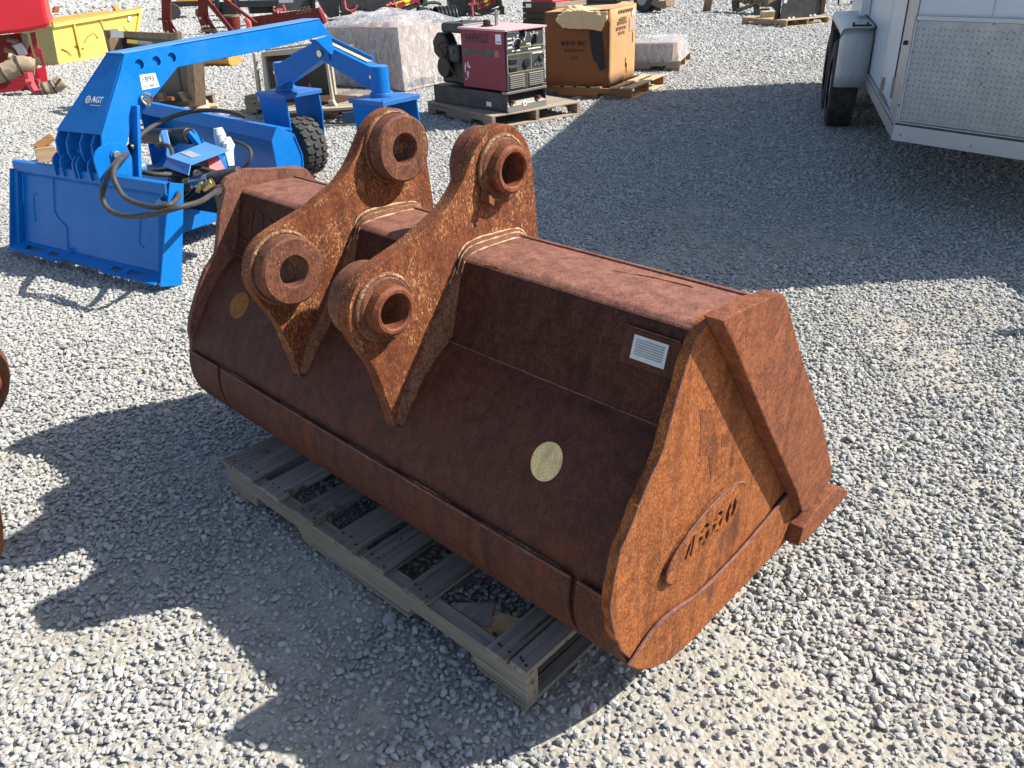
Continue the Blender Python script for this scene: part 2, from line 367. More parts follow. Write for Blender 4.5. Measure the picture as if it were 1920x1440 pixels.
# ---------------------------------------------------------------- value noise for the ground
_tab = rng.random((256, 256))
def vnoise(x, y, s):
    x = np.asarray(x)/s+71.3; y = np.asarray(y)/s+33.7; xi = np.floor(x).astype(int); yi = np.floor(y).astype(int); fx = x-xi; fy = y-yi
    fx = fx*fx*(3-2*fx); fy = fy*fy*(3-2*fy); g = lambda a, b: _tab[a % 256, b % 256]
    return (g(xi, yi)*(1-fx)+g(xi+1, yi)*fx)*(1-fy)+(g(xi, yi+1)*(1-fx)+g(xi+1, yi+1)*fx)*fy
def fines(x, y):
    """0..1: how much the tan dust fills the stones (bare patches of the yard)"""
    n = .5*vnoise(x, y, .42)+.3*vnoise(x+9, y-4, .16)+.2*vnoise(x-3, y+7, .06)
    b = np.zeros_like(n)
    for cx, cy, r_, w in FPATCH: b = np.maximum(b, w*np.exp(-(((x-cx)**2+(y-cy)**2)/r_**2)))
    return np.clip((n-.60+.34*b)/.20, 0, 1)
FPATCH = [(*gd(1330, 1330)[:2], .42, .9), (*gd(1650, 1180)[:2], .40, .6), (*gd(1500, 1420)[:2], .35, .8), (*gd(620, 1080)[:2], .32, .75), (*gd(430, 900)[:2], .22, .6),
          (*gd(700, 1300)[:2], .18, .55), (*gd(1620, 650)[:2], .45, .45), (*gd(350, 1000)[:2], .2, .5), (*gd(160, 1200)[:2], .16, .5), (*gd(1380, 470)[:2], .7, .25),
          (*gd(860, 1380)[:2], .2, .5), (*gd(1250, 1180)[:2], .2, .6), (*gd(1000, 960)[:2], .3, .4)]

# ---------------------------------------------------------------- ground and gravel
def build_ground():
    def axis(a, b, st, lo, hi):
        c = list(np.arange(a, b, st)); x = b; s = st*2
        while x < hi: c.append(x); s *= 1.35; x += s
        c.append(hi); x = a-st*2; s = st*2; pre = []
        while x > lo: pre.append(x); s *= 1.35; x -= s
        pre.append(lo); return np.array(pre[::-1]+c)
    xs = axis(-3.6, 3.6, .035, -260, 260); ys = axis(.4, 6.6, .035, -40, 520)
    X, Y = np.meshgrid(xs, ys); f = fines(X, Y); Z = -.0155+.0115*f+.003*(vnoise(X, Y, .05)-.5)
    V = np.stack([X, Y, Z], -1).reshape(-1, 3); ny, nx = X.shape
    i = np.arange(ny-1)[:, None]*nx+np.arange(nx-1)[None]; Fc = np.stack([i, i+1, i+1+nx, i+nx], -1).reshape(-1, 4)
    me = bpy.data.meshes.new('ground'); me.vertices.add(len(V)); me.vertices.foreach_set('co', V.ravel())
    me.loops.add(Fc.size); me.loops.foreach_set('vertex_index', Fc.ravel()); me.polygons.add(len(Fc))
    me.polygons.foreach_set('loop_start', np.arange(len(Fc))*4); me.polygons.foreach_set('loop_total', np.full(len(Fc), 4)); me.update(calc_edges=True)
    o = link('ground', me, 'yard_dirt', smooth=True); tag(o, 'tan dusty yard ground under the grey gravel', kind='structure')
build_ground()

def pebble_mesh(i):
    bm = bmesh.new(); bmesh.ops.create_icosphere(bm, subdivisions=2 if i < 9 else 1, radius=1)
    r_ = random.Random(i*7+1); pl = []
    for _ in range(11):
        n = Vector((r_.gauss(0, 1), r_.gauss(0, 1), r_.gauss(0, 1))).normalized(); pl.append((n, r_.uniform(.60, .88)))
    for v in bm.verts:
        d = v.co.normalized(); rr = 1.
        for n, dd in pl:
            c = d.dot(n)
            if c > .05: rr = min(rr, dd/c)
        v.co = d*rr
    sx, sy, sz = 1.15, r_.uniform(.7, .95), r_.uniform(.5, .75)
    for v in bm.verts: v.co = Vector((v.co.x*sx, v.co.y*sy, v.co.z*sz))*.5
    me = bpy.data.meshes.new('pebble'); bm.to_mesh(me); bm.free(); me.materials.append(MT['pebble_stone'])
    for p in me.polygons: p.use_smooth = True
    me.set_sharp_from_angle(angle=R(24))
    return me
def build_gravel():
    kinds = bpy.data.collections.new('pebble_kinds')
    for i in range(12): kinds.objects.link(bpy.data.objects.new('pebble', pebble_mesh(i)))
    P = []; S = []
    for y0, y1, s in ((.45, 3.2, .0126), (3.2, 5, .0148), (5, 7, .018), (7, 11, .024), (11, 17, .034), (17, 34, .055), (34, 90, .16)):
        for layer in range(2 if y0 < 3 else 1):
            y, x = np.meshgrid(np.arange(y0, y1, s), np.arange(-.74*y1-1, .74*y1+1, s), indexing='ij'); x = x.ravel(); y = y.ravel()
            k = np.abs(x) < .70*y+.75; x = x[k]; y = y[k]
            x = x+rng.uniform(-.5, .5, len(x))*s*1.1; y = y+rng.uniform(-.5, .5, len(y))*s*1.1
            f = fines(x, y); keep = rng.random(len(x)) < np.where(f > .02, 1-.46*f, 1.)*(1. if layer == 0 else .22)
            x = x[keep]; y = y[keep]; f = f[keep]
            sz = s*np.exp(rng.normal(.20, .23, len(x)))*(1-.15*f)*(1 if layer == 0 else 1.12)
            z = -.0155+.0115*f+sz*(.20-.08*f)+(.006 if layer else 0)+rng.uniform(-.003, .003, len(x))
            P.append(np.stack([x, y, z], -1)); S.append(sz)
    P = np.concatenate(P); S = np.concatenate(S); n = len(P); print('pebbles', n)
    me = bpy.data.meshes.new('gravel'); me.vertices.add(n); me.vertices.foreach_set('co', P.ravel())
    rot = np.stack([rng.uniform(-.5, .5, n), rng.uniform(-.5, .5, n), rng.uniform(0, 6.283, n)], -1)
    me.attributes.new('rot', 'FLOAT_VECTOR', 'POINT').data.foreach_set('vector', rot.ravel())
    me.attributes.new('scl', 'FLOAT', 'POINT').data.foreach_set('value', S)
    me.attributes.new('idx', 'INT', 'POINT').data.foreach_set('value', rng.integers(0, 12, n).astype(np.int32))
    me.materials.append(MT['pebble_stone']); o = bpy.data.objects.new('gravel', me); COL.objects.link(o)
    tag(o, 'loose grey crushed gravel covering the yard', 'gravel', kind='stuff')
    ng = bpy.data.node_groups.new('scatter', 'GeometryNodeTree')
    ng.interface.new_socket('Geometry', in_out='INPUT', socket_type='NodeSocketGeometry'); ng.interface.new_socket('Geometry', in_out='OUTPUT', socket_type='NodeSocketGeometry')
    N = ng.nodes; L = ng.links; gi = N.new('NodeGroupInput'); go = N.new('NodeGroupOutput'); ip = N.new('GeometryNodeInstanceOnPoints'); ci = N.new('GeometryNodeCollectionInfo')
    ci.inputs[0].default_value = kinds; ci.inputs[1].default_value = True; ci.inputs[2].default_value = True
    def attr(nm, ty):
        a = N.new('GeometryNodeInputNamedAttribute'); a.data_type = ty; a.inputs[0].default_value = nm; return a.outputs[0]
    L.new(gi.outputs[0], ip.inputs['Points']); L.new(ci.outputs[0], ip.inputs['Instance']); ip.inputs['Pick Instance'].default_value = True
    L.new(attr('idx', 'INT'), ip.inputs['Instance Index'])
    e = N.new('FunctionNodeEulerToRotation'); L.new(attr('rot', 'FLOAT_VECTOR'), e.inputs[0]); L.new(e.outputs[0], ip.inputs['Rotation'])
    L.new(attr('scl', 'FLOAT'), ip.inputs['Scale']); L.new(ip.outputs[0], go.inputs[0])
    md = o.modifiers.new('scatter', 'NODES'); md.node_group = ng
build_gravel()
# ---------------------------------------------------------------- the excavator bucket in front
def build_bucket():
    T = thing('excavator_bucket', 'big rusty excavator bucket with two pierced mounting ears lying on the grey pallet in front', 'excavator bucket', (.3254, 1.1779, .122), R(-44.865))
    T.rotation_euler[1] = R(.22)
    B = .7496; WD = 1.64
    def P(s, v, w): return Vector((-s, v, w+B))
    def sweep(prof, s0, s1, n=1):
        mb = MB(); m = len(prof); V = [P(s0+(s1-s0)*i/n, v, w) for i in range(n+1) for v, w in prof]
        F = [(i*m+j, i*m+(j+1) % m, (i+1)*m+(j+1) % m, (i+1)*m+j) for i in range(n) for j in range(m)]
        F += [tuple(range(m)), tuple(range(n*m, n*m+m))[::-1]]
        mb.add(V, F); me = mesh('sweep', mb.V, mb.F)
        bm = bmesh.new(); bm.from_mesh(me); bmesh.ops.recalc_face_normals(bm, faces=bm.faces); bm.to_mesh(me); bm.free(); return me
    # curved shell and floor
    ctl = [(.002, -.232), (-.045, -.262), (-.095, -.310), (-.14, -.368), (-.178, -.425), (-.203, -.48), (-.212, -.53), (-.205, -.58), (-.183, -.627), (-.146, -.668), (-.10, -.702), (-.04, -.727), (.03, -.738), (.15, -.740), (.35, -.738), (.56, -.734)]
    sp = sm2(ctl, 5)
    def off(pr, d):
        o = []
        for i, (v, w) in enumerate(pr):
            a = pr[max(0, i-1)]; b = pr[min(len(pr)-1, i+1)]; tv, tw = b[0]-a[0], b[1]-a[1]; L = math.hypot(tv, tw); o.append((v+tw/L*d, w-tv/L*d))
        return o
    inner = off(sp, -.016)
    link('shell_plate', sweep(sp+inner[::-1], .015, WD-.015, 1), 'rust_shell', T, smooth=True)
    # torque tube along the top
    tp = [(-.001, -.2335)]+sm2([(.000, -.2315), (.026, -.149), (.048, -.080), (.053, -.066), (.062, -.053), (.080, -.046), (.14, -.0455), (.243, -.050)], 4)+[(.252, -.060), (.26, -.16), (.10, -.30), (.03, -.30)]
    link('torque_tube', sweep(tp, .015, WD-.015, 1), 'rust_top', T, smooth=True, autos=55)
    link('tube_top', sweep(sm2([(.0575, -.0560), (.0635, -.0505), (.0800, -.0445), (.14, -.0440), (.240, -.0485)], 4)+[(.239, -.052), (.14, -.0475), (.08, -.048), (.066, -.053)], .018, WD-.018), 'rust_sunlit', T, smooth=True, autos=55)  # thin skin over the bent tube sheet, carries the painted sunlit tone
    link('lip_rail', sweep([(.240, -.0498), (.243, -.0445), (.254, -.0455), (.256, -.08), (.246, -.08)], .02, WD-.02), 'rust_edge', T, bevel=.002)
    # side plates, torch cut
    def rough(pl, a=.0025, step=.022):
        o = []
        for i, p in enumerate(pl[:-1]):
            q = pl[i+1]; L = math.hypot(q[0]-p[0], q[1]-p[1]); k = max(1, int(L/step))
            for j in range(k):
                t = j/k; o.append((p[0]+(q[0]-p[0])*t+random.uniform(-a, a), p[1]+(q[1]-p[1])*t+random.uniform(-a, a)))
        return o+[pl[-1]]
    back = [(.010, .004), (-.015, -.004), (-.039, -.022), (-.061, -.060), (-.080, -.102), (-.100, -.150), (-.114, -.197), (-.143, -.228), (-.152, -.238), (-.178, -.275), (-.198, -.307), (-.224, -.335), (-.238, -.383), (-.246, -.42), (-.250, -.458), (-.238, -.512), (-.212, -.581), (-.166, -.655), (-.112, -.700), (-.05, -.728), (.03, -.744)]
    side = rough(back)+[(.10, -.7495), (.30, -.7496), (.55, -.745), (.60, -.69), (.52, -.55), (.32, -.26), (.25, -.14), (.24, -.03), (.15, -.006), (.06, .0)]
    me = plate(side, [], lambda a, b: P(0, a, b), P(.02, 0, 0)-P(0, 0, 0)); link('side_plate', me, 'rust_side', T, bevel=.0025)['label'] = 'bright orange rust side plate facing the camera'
    backL = [(v-.012, w) for v, w in ((.10, .006), (.061, .002), (.035, -.006), (.022, -.020), (.020, -.040), (.010, -.070), (-.010, -.104), (-.022, -.14), (-.034, -.178), (-.049, -.214), (-.088, -.25), (-.128, -.303), (-.163, -.366), (-.183, -.421), (-.193, -.482), (-.193, -.533), (-.187, -.579), (-.163, -.634), (-.118, -.700), (-.03, -.742))]
    sideL = rough(backL)+[(.10, -.7495), (.30, -.7496), (.55, -.745), (.60, -.69), (.52, -.55), (.40, -.26), (.330, -.088), (.292, -.034), (.278, -.028)]
    link('side_plate', plate(sideL, [], lambda a, b: P(WD, a, b), P(-.02, 0, 0)-P(0, 0, 0)), 'rust_edge', T, bevel=.0025)
    mb = MB(); mb.tube([P(.0012, v+.0006, w) for v, w in rough(back, .0005)], .0021, 6, jit=.3); mb.obj('torch_cut_rim', 'rust_edge', T, smooth=True, autos=80)
    for st_ in ([(1309, 768), (1330, 768), (1338, 800), (1346, 848), (1340, 890), (1330, 896), (1325, 852), (1308, 850), (1311, 800)], [(1352, 812), (1360, 815), (1358, 838), (1350, 836)], [(1370, 860), (1378, 862), (1374, 880), (1368, 876)]):
        link('dark_stain', plate([(-.003+.00195*(x-1310)+.00018*(y-770), -.168-.00088*(x-1310)-.00126*(y-770)) for x, y in st_], [], lambda a, b: P(-.0006, a, b), P(.0004, 0, 0)-P(0, 0, 0)), 'rust_stain', T)
    # thick side cutters
    cut = [(-.024, .022), (.06, .016), (.181, .002), (.206, -.018), (.258, -.095), (.31, -.173), (.39, -.28), (.467, -.385), (.54, -.50), (.603, -.602), (.603, -.632), (.50, -.660), (.452, -.640), (.398, -.552), (.22, -.312), (.018, -.030)]
    link('side_cutter', plate(cut, [], lambda a, b: P(-.036, a, b), P(.035, 0, 0)-P(0, 0, 0)), 'rust_cutter', T, bevel=.003)
    cutL = [(.07, .004), (.278, -.026), (.292, -.032), (.332, -.088), (.42, -.22), (.54, -.42), (.603, -.602), (.50, -.66), (.398, -.552), (.25, -.30)]
    link('side_cutter', plate(cutL, [], lambda a, b: P(WD+.001, a, b), P(.022, 0, 0)-P(0, 0, 0)), 'rust_edge', T, bevel=.003)
    # raised heel band along the bottom of the side plate and its weld
    band = sm2([(.470, -.640), (.440, -.588), (.327, -.606), (.20, -.622), (.10, -.626), (.03, -.622), (-.03, -.606), (-.08, -.597), (-.125, -.602), (-.165, -.618), (-.196, -.632)], 4)
    low = [(-.165, -.668), (-.112, -.708), (-.05, -.737), (.03, -.7485), (.30, -.7496), (.50, -.7490), (.52, -.70)]
    link('heel_band', plate(band+low, [], lambda a, b: P(-.009, a, b), P(.0085, 0, 0)-P(0, 0, 0)), 'rust_side', T, bevel=.003)
    mb = MB(); mb.tube([P(-.007, v, w+.002) for v, w in band], .0048, 8, jit=.15); mb.obj('heel_weld', 'rust_edge', T, smooth=True, autos=80)  # weld bead; its paler rust also paints the highlight along the ridge
    # cast number badge on the side plate, with letters cut through it
    bad = [(.052+.142*math.cos(t)+.02*math.sin(t), -.463+.060*math.sin(t)+.014*math.cos(t)) for t in [2*math.pi*i/40 for i in range(40)]]
    def seg(c, a0, a1, r0, r1, rx=.0195, ry=.026, n=7):
        A_ = [R(a0+(a1-a0)*i/(n-1)) for i in range(n)]; f = lambda rr, t: (c+rx*rr*math.cos(t)+.15*ry*rr*math.sin(t), -.464+ry*rr*math.sin(t))
        return [f(r1, t) for t in A_]+[f(r0, t) for t in A_[::-1]]
    let = [[(-.034, -.486), (-.024, -.486), (-.012, -.458), (-.012, -.446), (-.020, -.452)], [(-.016, -.488), (-.006, -.488), (.003, -.441), (-.007, -.440), (-.008, -.462)]]
    for c_ in (.036, .086): let += [seg(c_, 35, 145, .62, 1.), seg(c_, 165, 215, .30, 1.), seg(c_, -40, 15, .30, 1.), seg(c_, 238, 300, .66, 1.)]
    let += [seg(.137, 105, 255, .30, 1.), seg(.139, -75, 75, .22, 1.)]
    me = plate(bad, let, lambda a, b: P(-.0105, a, b), P(.010, 0, 0)-P(0, 0, 0)); link('number_badge', me, 'rust_side', T)
    mb = MB(); me2 = plate([(v*.985+.0008, w*.997-.0012) for v, w in bad], [], lambda a, b: P(-.0008, a, b), P(.0005, 0, 0)-P(0, 0, 0)); link('badge_backing', me2, 'badge_dark', T)  # near-black sheet behind the letters, shade of the cut-outs put into its colour
    g = [bad[i] for i in range(2, 26)]
    mb.tube([P(-.0085, v, w) for v, w in g], .0030, 6, jit=.3); mb.obj('badge_weld', 'rust_edge', T, smooth=True, autos=80)
    # cutting lip
    lp = [(.44, -.735), (.455, -.690), (.52, -.672), (.633, -.668), (.722, -.728), (.722, -.744), (.54, -.7496), (.50, -.7496)]
    link('cutting_lip', sweep(lp, -.045, WD+.04), 'rust_cutter', T, bevel=.003)
    # wear strips wrapped round the heel, each a piece
    ip = [i for i, (v, w) in enumerate(sp) if w < -.475]; st = [sp[i] for i in ip if sp[i][0] < .1]
    for s0, s1 in ((.004, .104), (.117, 1.428), (1.441, 1.618)):
        o_ = off(st, .0125); pr = off(st, -.002)+[(o_[-1][0], o_[-1][1])]+o_[::-1]
        link('wear_strip', sweep(pr, s0, s1), 'rust_shell', T, bevel=.003, smooth=True)
    for s0, s1 in ((.15, .36), (.46, .60), (.68, .82), (1.02, 1.12), (1.28, 1.45)):
        v, w = st[0]; n = 14; mb = MB(); mb.tube([P(s0+(s1-s0)*i/n, v-.0015, w+.001+random.uniform(-.0008, .0008)) for i in range(n+1)], [.0015]+[random.uniform(.0022, .0036) for _ in range(n-1)]+[.0015], 7, jit=.2); mb.obj('strip_weld', 'weld_rust', T, smooth=True, autos=80)
    for s0 in (.50, 1.30, .2):
        v, w = st[0]; n = 7; mb = MB(); mb.tube([P(s0+.09*i/n, v-.003, w+.0025) for i in range(n+1)], [.0012]+[random.uniform(.002, .0034) for _ in range(n-1)]+[.0012], 6, jit=.3); mb.obj('strip_weld_residue', 'weld_cream', T, smooth=True, autos=80)
    o2 = off(st, .0118)
    for s0, s1 in ((.006, .102), (.119, 1.426), (1.443, 1.616)):
        n = max(4, int((s1-s0)/.02)); mb = MB(); mb.tube([P(s0+(s1-s0)*i/n, o2[0][0], o2[0][1]+.0006) for i in range(n+1)], [random.uniform(.0024, .0036) for _ in range(n+1)], 6, jit=.2); mb.obj('strip_edge_highlight', 'rust_edge', T, smooth=True, autos=80)  # paler line painting the catch light along each strip's top edge
    # crease weld between tube face and shell
    mb = MB(); mb.tube([P(s, -.0005, -.2335) for s in np.linspace(.02, WD-.02, 70)], .0022, 6, jit=.3); mb.obj('crease_seam', 'rust_edge', T, smooth=True, autos=80)
    # ears
    LO, UP = (-.158, -.100), (.211, .117)
    ear = sm2([(-.120, -.415), (-.162, -.402), (-.170, -.368), (-.180, -.318), (-.188, -.280), (-.197, -.243), (-.212, -.207), (-.230, -.172), (-.246, -.135), (-.249, -.108), (-.243, -.080), (-.229, -.050), (-.203, -.025), (-.168, -.010), (-.117, .004), (-.065, .018), (-.012, .040), (.030, .058), (.062, .081), (.092, .111), (.116, .143), (.140, .174), (.170, .197), (.206, .208), (.242, .206), (.272, .190), (.297, .163), (.312, .132), (.319, .095), (.324, .03), (.330, -.05), (.328, -.078)], 3)+[(.316, -.095), (.26, -.12), (.12, -.20), (.06, -.30), (-.06, -.38)]
    def weldpath(s): return sm2([(.110, .006), (.06, .004), (.02, .002), (-.004, -.006), (-.022, -.022), (-.040, -.05), (-.070, -.092), (-.106, -.143), (-.122, -.18), (-.140, -.232), (-.160, -.295), (-.174, -.345)], 6)
    def ring(mb, s0, s1, c, ro, ri, ch=.0): mb.ring(P(s0, *c), P(s1, *c), ro, ri, 44, ch)
    for s0, near in ((.675, True), (1.0625, False)):
        e = link('mounting_ear', plate(ear, [circ(LO, .0375), circ(UP, .0375)], lambda a, b: P(s0, a, b), P(.038, 0, 0)-P(0, 0, 0)), 'rust_ear', T, bevel=.002)
        e['label'] = 'nearer mounting ear with pierced collars' if near else 'farther mounting ear with wide pierced bosses'
        for c in (LO, UP):
            mb = MB()
            if near:
                ring(mb, s0-.0002, s0-.013, c, .068, .0375, .004); mb.obj('boss_flange', 'rust_boss', e, smooth=True)
                mb = MB(); ring(mb, s0-.012, s0-.043, c, .054, .0372, .007); mb.obj('pin_collar', 'rust_collar', e, smooth=True)
                mb = MB(); ring(mb, s0+.0382, s0+.086, c, .084, .0375, .006); mb.obj('pin_boss', 'rust_boss', e, smooth=True)
                w0 = s0-.004; rw = .071
            else:
                ring(mb, s0-.0002, s0-.050, c, .083, .0372, .006); mb.obj('pin_boss', 'rust_boss', e, smooth=True)
                w0 = s0-.003; rw = .0865
            mb = MB(); mb.tube([P(w0, c[0]+rw*math.cos(t), c[1]+rw*math.sin(t)) for t in np.linspace(0, 2*math.pi, 60)[:-1]], .0058, 8, closed=True, jit=.16)
            mb.obj('boss_weld', 'weld_rust', e, smooth=True, autos=80)
            a0, a1 = (.6, 2.6)
            mb = MB(); mb.tube([P(w0-.0025, c[0]+rw*math.cos(t), c[1]+rw*math.sin(t)) for t in np.linspace(a0, a1, 26)], [.001]+[random.uniform(.0028, .005) for _ in range(24)]+[.001], 7, jit=.25)
            mb.obj('boss_weld_residue', 'weld_cream', e, smooth=True, autos=80)
        Aw = sm2([(.292, -.075), (.272, -.046), (.24, -.034), (.176, -.029), (.105, -.027), (.070, -.042), (.050, -.079), (.025, -.114), (-.003, -.153), (-.032, -.189), (-.070, -.242), (-.098, -.275), (-.137, -.322), (-.166, -.380)], 5)
        Bw = sm2([(.268, -.090), (.256, -.060), (.235, -.049), (.17, -.0445), (.09, -.0445), (.060, -.056), (.051, -.070), (.040, -.10), (.028, -.138), (.016, -.178), (-.002, -.232), (-.040, -.259), (-.092, -.306), (-.158, -.392)], 5)
        na = len(Aw); kk = int(na*.50)
        for sgn, sf in ((-1, s0), (1, s0+.038)):
            def fil(i0, i1, name, mat):
                V = []; rows = 5
                for i in range(i0, i1+1):
                    fd = .026*(1-.55*max(0, (i-na*.6))/(na*.4))
                    for j in range(rows):
                        t = j/(rows-1); v = Aw[i][0]*(1-t)+Bw[i][0]*t; w = Aw[i][1]*(1-t)+Bw[i][1]*t; bul = math.sin(math.pi*t)*-.004
                        jt = random.uniform(-.0009, .0009); V.append(P(sf+sgn*(fd*t+.0006+bul*.0)+jt, v+jt, w+jt-bul*.5))
                F = [(a_*rows+j, a_*rows+j+1, (a_+1)*rows+j+1, (a_+1)*rows+j) for a_ in range(i1-i0) for j in range(rows-1)]
                mb = MB(); mb.add(V, F); return mb.obj(name, mat, T, smooth=True, autos=80)
            fil(0, kk, 'fillet_weld', 'rust_boss'); fil(kk, na-1, 'fillet_weld', 'weld_rust')
            for L_, fd, rr, kend in ((Aw, .001, .0021, kk+2), (Bw, .026, .0018, kk)):
                pth = [P(sf+sgn*fd+random.uniform(-.0006, .0006), v, w+.001) for v, w in L_[:kend]]
                mb = MB(); mb.tube(pth, [rr*random.choice((.3, .7, 1., 1.2, 1.5)) for _ in pth], 7, jit=.25); mb.obj('weld_bead', random.choice(('weld_bright', 'weld_cream', 'weld_bright')), T, smooth=True, autos=80)
            pth = [P(sf+sgn*.012, (a_[0]+b_[0])/2, (a_[1]+b_[1])/2+.002) for a_, b_ in list(zip(Aw, Bw))[1:kk]]
            mb = MB(); mb.tube(pth, [.0018*random.uniform(.5, 1.4) for _ in pth], 7, jit=.25); mb.obj('weld_bead', random.choice(('weld_bright', 'weld_cream', 'weld_bright')), T, smooth=True, autos=80)
            pth = [P(sf+sgn*.024, *Bw[i]) for i in range(kk, na-16)]
            mb = MB(); mb.tube(pth, [.0028*random.uniform(.7, 1.2) for _ in pth], 7, jit=.2); mb.obj('weld_bead', 'weld_rust', T, smooth=True, autos=80)
        if near:   # weld spatter and a tack on the flange
            MB().cyl(P(s0-.0005, -.212, -.192), P(s0-.004, -.212, -.192), .008, 10, .005).obj('flaked_spot', 'rust_edge', e); MB().cyl(P(s0-.0005, .125, .01), P(s0-.004, .125, .01), .007, 9, .005).obj('flaked_spot', 'rust_edge', e); mb = MB()
            mb.hexa([P(s0-.006, .135, .062), P(s0-.03, .140, .058), P(s0-.03, .155, .048), P(s0-.006, .160, .045), P(s0-.006, .140, .080), P(s0-.026, .146, .074), P(s0-.026, .160, .062), P(s0-.006, .165, .058)])
            mb.obj('tack_weld', 'rust_collar', e, smooth=True)
    # maker's plate on the tube face
    A = Vector(P(0, .0, -.2315)); Bv = Vector(P(0, .053, -.066)); ey = (Bv-A); L = ey.length; ey.normalize(); ex = Vector((1, 0, 0))
    nrm = ex.cross(ey); nrm = nrm if nrm.y < 0 else -nrm
    def F(s, t, d): return A+ex*(-s)+ey*(L*t)+nrm*d
    def fbox(s0, s1, t0, t1, d0, d1, name, mat, bev=.0008):
        mb = MB(); mb.hexa([F(s1, t0, d0), F(s0, t0, d0), F(s0, t1, d0), F(s1, t1, d0), F(s1, t0, d1), F(s0, t0, d1), F(s0, t1, d1), F(s1, t1, d1)]); return mb.obj(name, mat, T, bevel=bev)
    fbox(.074, .196, .52, .915, -.002, .0045, 'plate_holder', 'rust_shell'); fbox(.076, .194, .915, .935, -.004, .010, 'plate_hood', 'rust_top')
    dp = fbox(.097, .173, .598, .864, .0047, .0068, 'data_plate', 'data_plate'); dp['label'] = 'worn silver white data plate'
    for i in range(7):
        t = .652+.0265*i; fbox(.104, .166, t, t+.015, .0069, .0072, 'print_line', 'data_plate_worn', 0).parent = dp
    # welded numerals on the far end of the tube face
    def stroke(pts, name='welded_numeral'):
        mb = MB(); mb.tube([F(s, t, .001) for s, t in pts], .0035, 7, jit=.25); return mb.obj(name, 'rust_shell', T, smooth=True, autos=80)
    for pts in ([(1.575, .82), (1.57, .45)], [(1.54, .80), (1.55, .5), (1.53, .42)], [(1.51, .82), (1.485, .82), (1.485, .62), (1.515, .60)], [(1.485, .62), (1.485, .42)], [(1.455, .8), (1.43, .74), (1.435, .52), (1.455, .44)], [(1.39, .78), (1.40, .48)], [(1.60, .30), (1.53, .27), (1.46, .29)]):
        stroke(pts)
    for pts in ([(.60, .075), (.52, .085), (.44, .10)], [(.585, .062), (.50, .066), (.42, .068)], [(.575, .13), (.47, .16), (.39, .165)], [(.56, .10), (.50, .105), (.45, .11)], [(.34, .19), (.25, .21), (.16, .215)]):
        mb = MB(); mb.tube(spline([P(s_, v_, -.0462-(.004 if v_ < .07 else 0)) for s_, v_ in pts], 6), .0014, 5, jit=.5); mb.obj('scrape_mark', 'bare_scrape', T, smooth=True)
    # old bolt-hole spots on the shell
    def spot(sc, wc, rs, ra, name, mat):
        mb = MB(); V = []; pr = sp; acc = [0]
        for a, b in zip(pr, pr[1:]): acc.append(acc[-1]+math.hypot(b[0]-a[0], b[1]-a[1]))
        def at_arc(x):
            i = max(0, min(len(acc)-2, int(np.searchsorted(acc, x))-1)); t = (x-acc[i])/(acc[i+1]-acc[i]); a, b = pr[i], pr[i+1]
            v, w = a[0]+(b[0]-a[0])*t, a[1]+(b[1]-a[1])*t; tv, tw = b[0]-a[0], b[1]-a[1]; l = math.hypot(tv, tw); return v+tw/l*.0012, w-tv/l*.0012
        x0 = min(range(len(pr)), key=lambda i: abs(pr[i][1]-wc)); x0 = acc[x0]; n = 36; rings = 5
        V.append(P(sc, *at_arc(x0)))
        for k in range(1, rings+1):
            for i in range(n):
                t = 2*math.pi*i/n; V.append(P(sc+rs*k/rings*math.cos(t)+ra*k/rings*math.sin(t)*.0, *at_arc(x0+ra*k/rings*math.sin(t))))
        Fc = [(0, 1+i, 1+(i+1) % n) for i in range(n)]+[(1+(k-1)*n+i, 1+k*n+i, 1+k*n+(i+1) % n, 1+(k-1)*n+(i+1) % n) for k in range(1, rings) for i in range(n)]
        mb.add(V, Fc); return mb.obj(name, mat, T)
    spot(.262, -.335, .0365, .040, 'paint_spot', 'bare_spot')['label'] = 'round cream yellow bare spot'
    spot(1.452, -.326, .045, .040, 'paint_spot', 'rust_spot')['label'] = 'round faint orange spot'
build_bucket()

